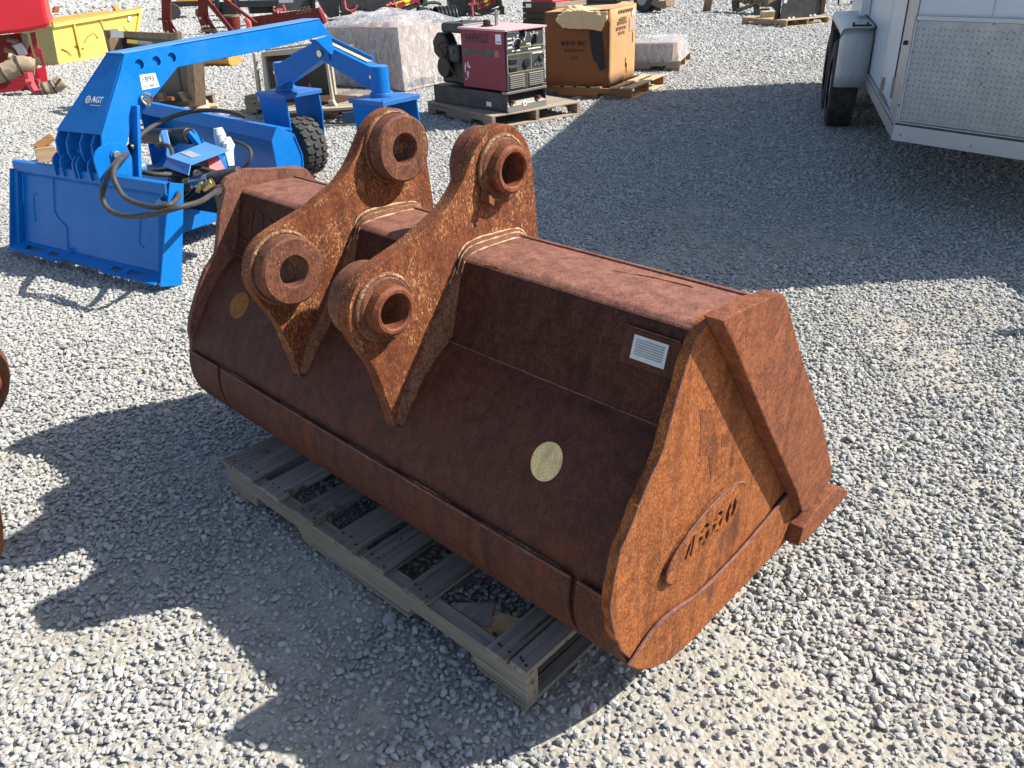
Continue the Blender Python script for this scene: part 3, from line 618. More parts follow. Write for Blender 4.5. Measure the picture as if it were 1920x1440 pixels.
# ---------------------------------------------------------------- pallets
def pallet(label, loc, yaw, mats, boards, group='wooden pallets in the yard', L=1.219, W=1.016, bottom=((0, .095), (.56, .655), (1.124, 1.219)), missing=(), cat='pallet', nails=True, st_y=None, H0=.105, seed=1):
    """x runs along the notched stringers, y along the boards"""
    sx, by, end = mats; T = thing('pallet', label, cat, loc, R(yaw), group); rd = random.Random(seed)
    prof = [(0, .016), (.15, .016)]+[(.15+.02*(1-math.cos(a)), .016+.038*math.sin(a)) for a in (.5, 1., 1.57)]+[(.36, .054), (.375, .045), (.385, .016), (.834, .016)]+[(.834+.02*(1-math.cos(a)), .016+.038*math.sin(a)) for a in (.5, 1., 1.57)]+[(1.045, .054), (1.06, .045), (1.069, .016), (L, .016), (L, H0), (0, H0)]
    for y in (st_y or (0, W/2-.019, W-.038)):
        me = plate(prof, [], lambda a, b: Vector((a, y, b)), (0, .038, 0)); link('stringer', me, sx, T, bevel=.002)
    for x0, x1 in bottom:
        MB().box(x0, x1, -.004, W+.003, 0, .0155).obj('bottom_board', by, T, bevel=.002)
    nl = MB()
    for b in boards:
        x0, x1 = b[:2]; y0, y1 = (b[2], b[3]) if len(b) > 2 else (-.006+rd.uniform(-.004, .004), W+rd.uniform(-.003, .005))
        zt = H0+.016+rd.uniform(-.0015, .0015); dx = rd.uniform(-.006, .006)
        V = [Vector(p) for p in ((x0, y0, H0+.0004), (x1, y0, H0+.0004), (x1+dx, y1, H0+.0004), (x0+dx, y1, H0+.0004), (x0, y0, zt), (x1, y0, zt), (x1+dx, y1, zt), (x0+dx, y1, zt))]
        MB().hexa(V).obj('deck_board', by, T, bevel=.0022)
        if nails:
            for y in (.019, W/2, W-.019):
                if y0 <= y <= y1:
                    for fx in (.22, .5, .8): 
                        x = x0+(x1-x0)*fx+rd.uniform(-.006, .006); yy = y+rd.uniform(-.009, .009); nl.cyl((x, yy, zt-.001), (x, yy, zt+.0012), .0035, 7)
    if nails and nl.V: tag(nl.obj('nail_heads', 'rust_dark', T), kind='stuff')
    return T
pallet('weathered grey pallet with a broken slat carrying the big rusty bucket', (-.875, 1.988, 0), -44.2, ('wood_grey_x', 'wood_grey_y', 'wood_light_end'),
       [(0, .045), (.049, .160), (.208, .302), (.376, .466), (.548, .640), (.668, .764), (.836, .914), (1.0, 1.075, .19, 1.016), (1.112, 1.168), (1.176, 1.224)], seed=3)
def splinter():
    T = thing('broken_board', 'split piece of grey board with a fresh tan break lying inside the grey pallet', 'wood piece', (-.875, 1.988, 0), R(-44.2))
    V = [(.945, .045, .078), (.998, .020, .070), (1.055, .058, .066), (1.02, .115, .074), (.945, .045, .106), (.998, .020, .098), (1.058, .060, .094), (1.02, .115, .102)]
    MB().hexa(V).obj('board_stub', 'wood_grey_y', T, bevel=.003)
    mb = MB(); mb.hexa([(.998, .016, .068), (1.056, .052, .064), (1.060, .062, .064), (1.000, .026, .068), (.998, .016, .090), (1.056, .054, .088), (1.060, .062, .088), (1.0, .026, .092)])
    mb.hexa([(1.056, .058, .074), (1.100, .100, .070), (1.075, .125, .076), (1.035, .085, .080), (1.058, .060, .086), (1.104, .104, .080), (1.080, .118, .090), (1.040, .085, .094)])
    mb.hexa([(1.05, .085, .084), (1.12, .118, .078), (1.105, .132, .080), (1.045, .105, .086), (1.05, .085, .092), (1.122, .118, .084), (1.107, .132, .086), (1.045, .105, .094)])
    mb.obj('torn_wood', 'wood_light_end', T, bevel=.001)
splinter()

# ---------------------------------------------------------------- second rusty bucket, mostly outside on the left
def left_bucket():
    Y0 = 2.1; T = thing('excavator_bucket', 'rust brown bucket ear just entering at the left edge of the yard view', 'excavator bucket', (-1.95, Y0, 0))
    def at2(px, py): p = at(px, py, Y0); return (p.x+1.95, p.z)
    top = [at2(*p) for p in ((-60, 640), (-25, 648), (0, 662), (14, 682), (20, 705), (17, 735), (8, 758), (-6, 778), (-60, 800), (-130, 820), (-130, 660))]
    hc = at2(-30, 712)
    link('mounting_ear', plate(top, [circ(hc, .03, 20)], lambda a, b: Vector((a, 0, b)), (-.03, .05, 0)), 'rust_boss', T, bevel=.003)
    MB().ring((hc[0], -.001, hc[1]), (hc[0], -.03, hc[1]), .052, .03, 28, .004).obj('pin_boss', 'rust_collar', T, smooth=True)
    Y1 = 1.72
    def at3(px, py): p = at(px, py, Y1); return Vector((p.x+1.95, Y1-Y0, p.z))
    pl = [at3(*p) for p in ((-70, 900), (-8, 915), (1, 945), (7, 985), (8, 1020), (5, 1050), (-2, 1078), (-20, 1100), (-90, 1110))]
    pl = [(v.x, max(.004, v.z)) for v in pl]
    link('side_plate', plate(pl, [], lambda a, b: Vector((a, Y1-Y0, b)), (-.35, .12, 0)), 'rust_cutter', T, bevel=.003)
    if 0: MB().hexa([(-.5, -.35, .01), (-.12, -.38, .01), (-.12, .1, .01), (-.5, .1, .01), (-.45, -.3, .32), (-.14, -.3, .30), (-.14, .06, .30), (-.45, .06, .32)]).obj('shell_plate', 'rust_shell', T, bevel=.01)
left_bucket()
# ---------------------------------------------------------------- blue grader blade attachment on caster wheels
def build_grader():
    T = thing('grader_attachment', 'bright blue grader blade attachment with an arched boom, hose loop and two caster wheels', 'grader attachment', (-1.702, 3.773, 0), R(-32.54))
    V3 = Vector
    eh = V3((0, .304, .953)); ed = V3((0, -.953, .304))
    def Q(x, h, d): return V3((x, 0, .02))+eh*h+ed*d
    def qbox(mb, x0, x1, h0, h1, d0, d1): return mb.hexa([Q(x0,h0,d1), Q(x1,h0,d1), Q(x1,h0,d0), Q(x0,h0,d0), Q(x0,h1,d1), Q(x1,h1,d1), Q(x1,h1,d0), Q(x0,h1,d0)])
    def hp(a, b, c, d_, th, name, mat='blue', par=T, bev=.0015):   # quad plate given by four corners, thickness th along its normal
        a, b, c, d_ = map(V3, (a, b, c, d_)); n = (b-a).cross(d_-a).normalized()*th
        return MB().hexa([a, b, c, d_, a+n, b+n, c+n, d_+n]).obj(name, mat, par, bevel=bev)
    def shear_bow(name, rows, x0, x1, mat='blue', par=T, th=.008):
        """bent sheet: rows = [(h,d)...] in plate axes"""
        mb = MB(); n = len(rows); ins = [(h, d-th) for h, d in rows]; pr = rows+ins[::-1]; m = len(pr)
        V = [Q(x, h, d) for x in (x0, x1) for h, d in pr]; F = [(j, (j+1) % m, m+(j+1) % m, m+j) for j in range(m)]
        F += [(i, i+1, m-2-i, m-1-i) for i in range(n-1)]+[(m+i, m+m-1-i, m+m-2-i, m+i+1) for i in range(n-1)]
        mb.add(V, F); return mb.obj(name, mat, par, bevel=.0012)
    # mounting plate
    mp = MB(); qbox(mp, -1.30, -.088, -.012, .432, -.008, 0); mp = mp.obj('mount_plate', 'blue', T, bevel=.002); mp['label'] = 'big rectangular mounting plate facing the camera'
    shear_bow('top_channel', [(.425, .001), (.442, .026), (.492, .034), (.503, .016), (.503, -.03)], -1.34, -.004)
    hp(Q(-1.345, .0, .0), Q(-1.30, .0, .0), Q(-1.30, .44, 0), Q(-1.345, .44, .0), .03, 'side_channel')
    hp(Q(-1.35, .0, .06), Q(-1.35, .0, -.03), Q(-1.35, .45, -.03), Q(-1.35, .45, .045), .01, 'end_plate')
    hp(Q(-.088, .035, .001), Q(-.016, .02, -.040), Q(-.016, .455, -.040), Q(-.088, .43, .001), .006, 'side_channel')
    hp(Q(-.006, -.01, .055), Q(-.006, -.01, -.07), Q(-.006, .50, -.07), Q(-.006, .50, .01), .009, 'end_plate')
    # lower lip with its square pin holes
    lo = [(-1.345, 0), (-.02, 0), (-.02, 1), (-1.345, 1)]
    def lipmap(a, b): return Q(a, .05-.052*b, .004+.070*b)
    holes = [[(-1.225, .25), (-1.05, .25), (-1.03, .72), (-1.205, .72)], [(-.985, .3), (-.90, .3), (-.895, .72), (-.98, .72)], [(-.415, .3), (-.335, .3), (-.33, .72), (-.41, .72)], [(-.285, .25), (-.12, .25), (-.11, .75), (-.275, .75)]]
    out = [(-1.345, 0), (-.02, 0), (-.02, 1), (-.46, 1), (-.49, .8), (-.82, .72), (-.86, 1), (-1.345, 1)]
    n_ = (lipmap(1, 0)-lipmap(0, 0)).cross(lipmap(0, 1)-lipmap(0, 0)).normalized()
    link('lower_lip', plate(out, holes, lipmap, n_*-.009 if n_.z > 0 else n_*.009), 'blue', T, bevel=.0012)
    hp(Q(-.87, .0, .06), Q(-.83, .0, .002), Q(-.83, .075, .002), Q(-.87, .03, .05), .008, 'lip_gusset')
    for pts, r_ in (([(-1.195, .315), (-1.19, .325), (-1.16, .328)], .006), ([(-1.195, .315), (-1.178, .17)], .007), ([(-.998, .43), (-.99, .25), (-.955, .215), (-.88, .18), (-.868, .05)], .009), ([(-.238, .285), (-.232, .30), (-.19, .305)], .006), ([(-.238, .285), (-.243, .18), (-.235, .160), (-.205, .155)], .007)):
        mb = MB(); mb.tube([Q(x, h, -.002) for x, h in pts], r_, 6); mb.obj('pressed_rib', 'blue', mp, smooth=True)
    MB().add([Q(-.12, .385, .006), Q(-.03, .45, .02), Q(-.04, .43, .02), Q(-.07, .42, .015), Q(-.05, .405, .015), Q(-.09, .385, .01), Q(-.02, .41, .01), Q(-.022, .38, .0)], [(0, 1, 2, 3), (0, 3, 4, 5), (4, 6, 7, 5)]).obj('weld_drip', 'blue_pale', mp)
    # clevis plates standing on the mount
    def tab(x, mat='blue', t=.012, y0=.08, y1=.285, zt=.625, z0=.46, name='clevis_plate', r_=.068):
        yc = (y0+y1)/2; hw = (y1-y0)/2
        pl = [(y0, z0), (y0, zt-r_)]+[(yc-hw*math.cos(a), zt-r_+r_*math.sin(a)) for a in np.linspace(.3, math.pi-.3, 9)]+[(y1, zt-r_), (y1+.02, z0)]
        return link(name, plate(pl, [], lambda a, b: V3((x, a, b)), (-t, 0, 0)), mat, T, bevel=.001)
    tab(-.475, zt=.645)
    for x in (-.585, -.685, -.72, -.83, -.90): tab(x, zt=.585, y0=.10, y1=.27)
    MB().cyl((-.91, .199, .583), (-.465, .199, .583), .028, 18).obj('hinge_pin', 'blue', T, smooth=True)
    MB().cyl((-.465, .199, .583), (-.450, .199, .583), .021, 18).obj('pin_bolt', 'dull_metal', T, smooth=True, bevel=.002)
    for x in (-.55, -.65, -.77, -.865):
        pl = [(.168, .685), (.136, .64), (.13, .58)]+[(.20-.068*math.cos(a), .575-.068*math.sin(a)) for a in np.linspace(0, math.pi, 9)]+[(.27, .60), (.29, .685)]
        link('boom_lug', plate(pl, [], lambda a, b: V3((x, a, b)), (-.012, 0, 0)), 'blue', T, bevel=.001)
    # boom: sloping front panel, side plates, beam
    A, B_, C_, D_ = V3((-.885, .165, .688)), V3((-.500, .165, .690)), V3((-.500, .412, 1.045)), V3((-.640, .412, 1.045))
    fp = hp(A, B_, C_, D_, -.010, 'front_panel'); fp['label'] = 'sloping dark blue front panel with a white maker mark'
    hp(V3((-.885, .165, .688)), V3((-.640, .412, 1.045)), V3((-.632, .62, .93)), V3((-.80, .32, .66)), -.01, 'side_panel')
    side = [(.165, .690), (.374, .985), (.440, .908), (.405, .80), (.322, .670), (.270, .590), (.235, .548), (.165, .548), (.140, .60)]
    link('side_panel', plate(side, [], lambda a, b: V3((-.486, a, b)), (-.012, 0, 0)), 'blue', T, bevel=.0015)
    gus = [(.374, .985), (.412, 1.047), (.68, 1.057), (.715, 1.05), (.773, 1.006), (.705, .942), (.493, .803), (.425, .752), (.350, .70), (.34, .80)]
    gh = [circ(c, .0255, 22) for c in ((.481, .985), (.586, .988), (.686, .995))]
    link('gusset_plate', plate(gus, gh, lambda a, b: V3((-.4885, a, b)), (-.010, 0, 0)), 'blue', T, bevel=.001)
    link('gusset_plate', plate(gus, gh, lambda a, b: V3((-.634, a, b)), (-.010, 0, 0)), 'blue', T, bevel=.001)
    bp = [(.415, 1.0475), (.69, 1.0565), (1.86, 1.092), (1.945, .992), (1.30, .955), (.705, .9415), (.60, .93), (.46, .93)]
    link('boom_beam', plate(bp, [], lambda a, b: V3((-.505, a, b)), (-.125, 0, 0)), 'blue', T, bevel=.003)
    hp(V3((-.500, .405, 1.050)), V3((-.640, .405, 1.050)), V3((-.640, 1.86, 1.094)), V3((-.500, 1.86, 1.094)), .006, 'top_strap', 'blue_pale')
    # loop of the lifting shackle
    mb = MB(); mb.tube([V3((-.466+.012*math.sin(2*t), .457+.026*math.cos(t), .814+.030*math.sin(t))) for t in np.linspace(0, 2*math.pi, 25)[:-1]], .0075, 8, closed=True); mb.obj('shackle', 'zinc', T, smooth=True)
    mb = MB(); mb.cyl((-.49, .457, .814), (-.455, .457, .814), .018, 12); mb.obj('shackle_bolt', 'zinc', T, smooth=True)
    # paper tag and marks
    ex, ey = V3((0, 1, -.02)), V3((0, .06, 1))
    tg = MB().hexa([V3((-.4845, y, z)) for y, z in ((.460, .864), (.563, .862), (.563, .864), (.460, .866))]+[V3((-.4840, y, z)) for y, z in ((.466, .934), (.560, .933), (.560, .935), (.466, .936))])
    tg = MB().hexa([V3((x, y, z)) for x, y, z in ((-.4878, .459, .863), (-.4868, .459, .863), (-.4868, .566, .864), (-.4878, .566, .864), (-.4878, .465, .936), (-.4868, .465, .936), (-.4868, .559, .934), (-.4878, .559, .934))]).obj('paper_tag', 'tag_white', T)
    tg['label'] = 'white lot tag with handwritten number'
    text('lot_number', 'B93', .036, 'ink_black', tg, frame3((-.4864, .490, .900), (0, 1, -.02), (0, .05, 1)), bold=.0004)
    MB().box(-.4866, -.4863, .470, .486, .905, .925).obj('grey_print', 'tag_grey', tg)
    MB().box(-.4866, -.4863, .507, .538, .874, .881).obj('red_print', 'ink_red', tg)
    MB().box(-.4866, -.4863, .470, .500, .872, .880).obj('grey_print', 'tag_grey', tg)
    MB().box(-.4866, -.4863, .541, .556, .873, .882).obj('grey_print', 'tag_grey', tg)
    # maker's mark printed on the front panel
    px = (B_-A).normalized(); py = (D_-A); nn = px.cross(C_-B_).normalized(); py = nn.cross(px)
    if nn.y > 0: nn = -nn
    org = A+px*.185+(C_-B_).normalized()*.165+nn*.0012
    if (px.cross((C_-B_))).y > 0: pass
    upv = (C_-B_).normalized()
    text('maker_mark', 'AGT', .046, 'white_print', fp, frame3(org+px*.050, px, upv), bold=.0012)
    mb = MB(); c = org+px*.018+upv*.014
    mb.ring(c-nn*.0004, c+nn*.0004, .0185, .0125, 24)
    for i in range(8):
        a = i*math.pi/4; q = c+px*math.cos(a)*.0195+upv*math.sin(a)*.0195; mb.box(-.003, .003, -.003, .003, -.0004, .0004, frame3(q, px*math.cos(a)+upv*math.sin(a), upv*math.cos(a)-px*math.sin(a)))
    mb.ring(c-nn*.0004, c+nn*.0004, .007, .003, 14); tag(mb.obj('maker_gear', 'white_print', fp), kind='stuff')
    MB().box(.05, .135, -.016, -.013, -.0004, .0004, frame3(org, px, upv)).obj('maker_line', 'white_print', fp)
    # swivel arms from the boom end down to the casters
    Y = 1.985
    H1, H2 = V3((-1.06, Y, .715)), V3((-.165, Y, .715)); AP = V3((-.61, Y, .885))
    for h, nm in ((H1, 'swivel_arm'), (H2, 'swivel_arm')):
        sgn = 1 if h.x < AP.x else -1
        a = V3((h.x, Y, h.z)); b = V3((AP.x+.01*sgn, Y, AP.z))
        mb = MB(); w = .050
        P8 = []
        for yy in (-w, w):
            P8 += [V3((a.x, Y+yy, .635)), V3((b.x, Y+yy, .835)), V3((b.x, Y+yy, .948)), V3((a.x, Y+yy, .790))]
        mb.add(P8, [(0, 1, 2, 3), (7, 6, 5, 4), (0, 4, 5, 1), (1, 5, 6, 2), (2, 6, 7, 3), (3, 7, 4, 0)]); ar = mb.obj(nm, 'blue', T, bevel=.003)
        n2 = MB(); q0, q1 = V3((a.x+.08*sgn, Y, .823)), V3((b.x-.03*sgn, Y, .940))
        n2.beam(q0+V3((0, .012, .001)), q1+V3((0, .012, .001)), .05, .006); n2.obj('channel_strip', 'wood_cream' if sgn < 0 else 'blue_pale', ar)
        n3 = MB(); n3.beam(q0+V3((0, .046, .012)), q1+V3((0, .046, .012)), .012, .03); n3.obj('channel_rail', 'blue', ar)
    hp(V3((-.69, Y-.054, .96)), V3((-.53, Y-.054, .96)), V3((-.53, Y-.054, .83)), V3((-.56, Y-.054, .83)), -.006, 'arm_bracket')
    link('apex_bracket', plate([(1.78, .975), (1.93, .99), (1.935, .875), (1.905, .872)], [], lambda a, b: V3((-.485, a, b)), (-.012, 0, 0)), 'blue', T, bevel=.001)
    MB().cyl((-.60, Y-.075, .875), (-.60, Y-.05, .875), .022, 14).obj('arm_bolt', 'zinc', T, smooth=True)
    def caster(h, yaw, label):
        hub = MB(); hub.cyl((h.x, h.y, .635), (h.x, h.y, .80), .063, 28); hub = hub.obj('caster_hub', 'blue', T, smooth=True, bevel=.003)
        MB().cyl((h.x, h.y, .798), (h.x, h.y, .803), .055, 24).obj('hub_cap', 'blue_pale', hub, smooth=True)
        MB().cyl((h.x-.02, h.y-.068, .74), (h.x-.018, h.y-.06, .74), .012, 10).obj('grease_fitting', 'zinc', hub, smooth=True)
        MB().cyl((h.x, h.y, .612), (h.x, h.y, .636), .076, 28).obj('swivel_collar', 'blue_chipped', T, smooth=True, bevel=.003)
        f_ = bpy.data.objects.new('caster_fork', MB().box(-.17, .17, -.165, .165, .583, .612).V and mesh('caster_fork', *(lambda m_: (m_.V, m_.F))(MB().box(-.17, .17, -.165, .165, .583, .612)))); COL.objects.link(f_)
        f_.data.materials.append(MT['blue_chipped']); f_.parent = T; f_.location = (h.x+.02, h.y, 0); f_.rotation_euler = (0, 0, yaw); f_['label'] = label
        b = f_.modifiers.new('edge_wear', 'BEVEL'); b.width = .002; b.segments = 2
        for yy in (-.152, .140):
            pl = [(-.15, .5825), (.155, .5825), (.165, .45), (.15, .32), (.12, .22), (.06, .16), (-.04, .16), (-.11, .24), (-.14, .40)]
            link('fork_leg', plate(pl, [], lambda a, b: V3((a, yy, b)), (0, .012, 0)), 'blue', f_, bevel=.0015)
        # wheel: carcass + blocky tread lugs, axle across the fork
        R0, wd, zc, xc = .205, .19, .222, .035
        prof = [(-wd*.5, R0*.62), (-wd*.52, R0*.8), (-wd*.46, R0*.94), (-wd*.36, R0*.985), (0, R0), (wd*.36, R0*.985), (wd*.46, R0*.94), (wd*.52, R0*.8), (wd*.5, R0*.62)]
        n = 44; V = []; F = []; m_ = len(prof)
        for i in range(n):
            a = 2*math.pi*i/n; V += [(xc+r_*math.cos(a), y_, zc+r_*math.sin(a)) for y_, r_ in prof]
        F = [(i*m_+j, i*m_+j+1, ((i+1) % n)*m_+j+1, ((i+1) % n)*m_+j) for i in range(n) for j in range(m_-1)]
        ty = MB().add(V, F).obj('tire', 'black_rubber', f_, smooth=True)
        mb = MB(); nl = 22
        for row, (ya, yb) in enumerate(((-.092, -.036), (-.030, .030), (.036, .092))):
            for i in range(nl):
                a0 = 2*math.pi*(i+(.5 if row == 1 else 0))/nl; da = 2*math.pi/nl*.42; pts = []
                for rr in (R0*.975, R0*1.055):
                    k = .90 if rr > R0 else 1.
                    for aa, yy2 in ((-da, .0), (-da*.6, -.5), (da*.6, -.5), (da, 0), (da*.6, .5), (-da*.6, .5)):
                        ang = a0+aa*k; y_ = (ya+yb)/2+yy2*(yb-ya)*k*1.0; r2 = rr-(abs(y_)/.095)**3*.012; pts.append((xc+r2*math.cos(ang), y_, zc+r2*math.sin(ang)))
                mb.add(pts, [tuple(range(6))[::-1], tuple(range(6, 12))]+[(j, (j+1) % 6, 6+(j+1) % 6, 6+j) for j in range(6)])
        tag(mb.obj('tread_lugs', 'black_rubber', ty), kind='stuff')
        rm = MB(); rm.cyl((xc, -.085, zc), (xc, .085, zc), R0*.60, 28); rm = rm.obj('rim', 'charcoal_paint', f_, smooth=True, bevel=.004)
        MB().cyl((xc, -.165, zc), (xc, .165, zc), .018, 14).obj('axle', 'dull_metal', f_, smooth=True)
    caster(V3((-1.06, 2.0, 0)), R(-8), 'caster fork nearer the mounting plate side'); caster(V3((-.165, 1.985, 0)), R(-8), 'caster fork farther to the right')
    # swivelled moldboard (the blade)
    D0 = V3((-.546, 1.373, 0)); du = V3((-.976, .219, 0)); dn = V3((-.219, -.976, 0)); LB = 1.95
    def K(u, d, z): return D0+du*u+dn*d+V3((0, 0, z))
    def bent(rows, name, u0=0, u1=LB, th=.010, mat='blue', par=T):
        ins = []
        for i, (d, z) in enumerate(rows):
            a = rows[max(0, i-1)]; b = rows[min(len(rows)-1, i+1)]; tx, tz = b[0]-a[0], b[1]-a[1]; l = math.hypot(tx, tz); ins.append((d-tz/l*-th, z-tx/l*th))
        pr = rows+ins[::-1]; m_ = len(pr); n = len(rows)
        V = [K(u, d, z) for u in (u0, u1) for d, z in pr]; F = [(j, (j+1) % m_, m_+(j+1) % m_, m_+j) for j in range(m_)]
        F += [(i, i+1, m_-2-i, m_-1-i) for i in range(n-1)]+[(m_+i, 2*m_-1-i, 2*m_-2-i, m_+i+1) for i in range(n-1)]
        return MB().add(V, F).obj(name, mat, par, smooth=True, bevel=.001)
    bent([(-.115, .475), (0, .500)], 'blade_top_shelf')
    bent([(0, .500), (.047, .426)], 'blade_top_flange')
    bent([(.047, .426), (.036, .412)], 'flange_return')
    bent(sm2([(-.03, .482), (-.075, .42), (-.10, .34), (-.11, .26), (-.095, .17), (-.055, .09), (.0, .04), (.06, .012)], 4), 'moldboard')
    ce = [(.052, .430), (.0, .508), (-.118, .440), (-.155, .30), (-.135, .12), (-.08, .03), (.06, .004), (.050, .20)]
    link('blade_end_plate', plate(ce, [], lambda a, b: K(-.002, a, b), du*-.012), 'blue', T, bevel=.0015)
    link('blade_end_plate', plate(ce, [], lambda a, b: K(LB, a, b), du*.012), 'blue', T, bevel=.0015)
    mb = MB(); mb.tube([K(-.016, d, z) for d, z in ((-.112, .428), (-.146, .30), (-.124, .14))], .006, 6, jit=.3); mb.obj('end_weld', 'blue', T, smooth=True)
    # frame members below the boom
    MB().hexa([(-.520, .200, .18), (-.440, .200, .18), (-.440, .220, .18), (-.520, .220, .18), (-.515, .372, .80), (-.440, .372, .80), (-.440, .392, .80), (-.515, .392, .80)]).obj('centre_post', 'blue', T, bevel=.002)
    MB().cyl((-.478, .295, .60), (-.478, .309, .60), .020, 16).obj('post_hole', 'black_paint', T)
    MB().box(-.60, -.42, .12, .95, .10, .22).obj('draw_beam', 'blue', T, bevel=.004)
    MB().box(-1.10, -.72, .32, 1.05, .24, .30).obj('turn_table', 'blue', T, bevel=.004)
    MB().cyl((-.62, .78, .20), (-.62, .78, .42), .17, 30).obj('turn_circle', 'blue', T, smooth=True, bevel=.004)
    mb = MB(); mb.add([V3((-.86+.07*math.cos(a), .70+.05*math.sin(a), .397)) for a in np.linspace(0, 6.283, 13)[:-1]], [tuple(range(12))]); mb.cyl((-.62, .78, .42), (-.62, .78, .424), .05, 16)
    MB().cyl((-.62, .78, .42), (-.62, .78, .427), .052, 8).obj('cover_disc', 'dull_metal', T)
    MB().cyl((-.524, .335, .478), (-.524, .375, .478), .032, 16).obj('lug_boss', 'blue_pale', T, smooth=True, bevel=.003)
    MB().cyl((-.524, .315, .478), (-.524, .337, .478), .019, 6).obj('lug_bolt', 'zinc', T, bevel=.002)
    # hydraulics
    MB().cyl((-1.22, .86, .50), (-.86, .86, .525), .045, 20).obj('steer_cylinder', 'black_paint', T, smooth=True, bevel=.006)
    MB().cyl((-.83, .84, .53), (-.70, .84, .54), .048, 20).obj('cylinder_head', 'black_paint', T, smooth=True, bevel=.006)
    MB().cyl((-.865, .80, .515), (-.835, .80, .520), .055, 20).obj('cylinder_clamp', 'chrome', T, smooth=True, bevel=.004)
    MB().beam((-.83, .77, .575), (-.735, .70, .44), .035, .02).obj('cylinder_lug', 'blue_pale', T, bevel=.003)
    MB().beam((-.72, .86, .56), (-.63, .92, .38), .09, .03).obj('cylinder_bracket', 'blue', T, bevel=.003)
    MB().cyl((-.36, .50, .405), (-.25, .50, .428), .033, 16).obj('accumulator', 'black_paint', T, smooth=True, bevel=.006)
    MB().cyl((-.235, .44, .400), (-.13, .48, .425), .034, 18).obj('valve_body', 'chrome', T, smooth=True, bevel=.004)
    MB().cyl((-.13, .48, .425), (.03, .55, .455), .036, 18).obj('steer_motor', 'charcoal_paint', T, smooth=True, bevel=.004)
    MB().cyl((-.27, .42, .392), (-.235, .44, .400), .036, 12).obj('valve_ring', 'charcoal_paint', T, bevel=.003)
    MB().cyl((-.06, .37, .41), (-.01, .40, .44), .022, 10).obj('brass_fitting', 'brass', T, smooth=True, bevel=.002)
    MB().cyl((-.10, .36, .385), (-.10, .40, .43), .013, 8).obj('brass_fitting', 'brass', T, smooth=True)
    MB().box(-.36, -.05, .42, .60, .26, .38).obj('valve_block', 'black_paint', T, bevel=.006)
    MB().box(-.55, -.36, .30, .62, .24, .36).obj('motor_mount', 'black_steel', T, bevel=.006)
    MB().hexa([(-.40, .62, .36), (-.27, .60, .36), (-.27, .72, .36), (-.40, .74, .36), (-.43, .66, .485), (-.33, .64, .485), (-.33, .72, .485), (-.43, .74, .485)]).obj('red_guard', 'pink_red', T, bevel=.004)
    ld = MB(); ld.add([V3(p) for p in ((-.487, .51, .50), (-.607, .87, .50), (-.284, .765, .50), (-.200, .43, .50), (-.487, .51, .506), (-.607, .87, .506), (-.284, .765, .506), (-.200, .43, .506))], [(0, 1, 2, 3), (7, 6, 5, 4), (0, 4, 5, 1), (1, 5, 6, 2), (2, 6, 7, 3), (3, 7, 4, 0)])
    ld = ld.obj('pale_lid', 'blue_pale', T, bevel=.001); ld['label'] = 'pale blue folded cover with a silver label'
    hp((-.487, .51, .503), (-.200, .43, .503), (-.175, .385, .462), (-.495, .47, .462), .005, 'lid_fold', 'blue_pale')
    hp((-.500, .600, .5075), (-.325, .540, .5075), (-.310, .595, .5075), (-.487, .660, .5075), .002, 'lid_label', 'tag_grey', ld)
    bt = MB(); bt.cyl((-.63, 1.0, .40), (-.63, 1.0, .52), .036, 16); bt.cyl((-.63, 1.0, .52), (-.635, 1.0, .56), .036, 16, .026); bt.obj('white_bottle', 'white_plastic', T, smooth=True)
    bt = MB(); bt.tube([V3((-.565, 1.0, .51)), V3((-.555, .99, .47)), V3((-.56, .97, .42)), V3((-.545, .96, .35))], [.016, .034, .030, .022], 9, jit=.25); bt.obj('crumpled_bag', 'white_plastic', T)
    def hose(name, P, r_, mat='hose_rubber', n=6): 
        mb = MB(); mb.tube(spline(P, n), r_, 12); return mb.obj(name, mat, T, smooth=True)
    h1 = hose('hydraulic_hose', [(-.36, 1.0, .635), (-.456, 1.0, .655), (-.616, 1.0, .663), (-.773, .95, .657), (-.807, .8, .641), (-.747, .6, .613), (-.581, .35, .578), (-.352, .1, .563), (-.211, -.06, .521), (-.226, -.08, .455), (-.19, -.09, .409), (-.108, -.09, .39), (.04, -.09, .402), (.21, -.09, .438), (.30, -.04, .462), (.256, .1, .445), (.10, .3, .415), (.02, .43, .40)], .0128)
    h1['label'] = 'long black hose looping over the mounting plate'
    MB().cyl((.065, .35, .408), (.0, .45, .398), .0165, 14).obj('hose_ferrule', 'zinc', h1, smooth=True)
    hose('hydraulic_hose', [(-.758, .55, .568), (-.512, .3, .570), (-.24, .05, .590), (-.15, -.04, .562), (-.11, -.06, .515), (-.05, -.075, .476), (.06, -.08, .457), (.18, -.07, .455), (.226, -.03, .466), (.1, .1, .448), (-.058, .22, .433), (-.18, .3, .40)], .0128)
    hose('hydraulic_hose', [(-.567, .3, .471), (-.48, .32, .468), (-.406, .35, .455), (-.357, .45, .430), (-.30, .5, .40)], .013)
    hose('hydraulic_hose', [(-.95, .80, .46), (-.85, .72, .50), (-.716, .7, .505), (-.571, .6, .462), (-.451, .5, .406), (-.33, .4, .385), (-.28, .38, .36)], .013)
    hose('hydraulic_hose', [(-.55, .42, .44), (-.42, .48, .455), (-.30, .55, .45), (-.2, .6, .42)], .013)
    hose('hydraulic_hose', [(-.80, 1.18, .43), (-.70, 1.16, .445), (-.60, 1.14, .435), (-.54, 1.13, .41), (-.52, 1.10, .36), (-.57, 1.06, .30), (-.62, 1.0, .25)], .011)
    hose('hydraulic_hose', [(-.33, .55, .37), (-.2, .5, .33), (-.05, .48, .34), (.05, .52, .36)], .012)
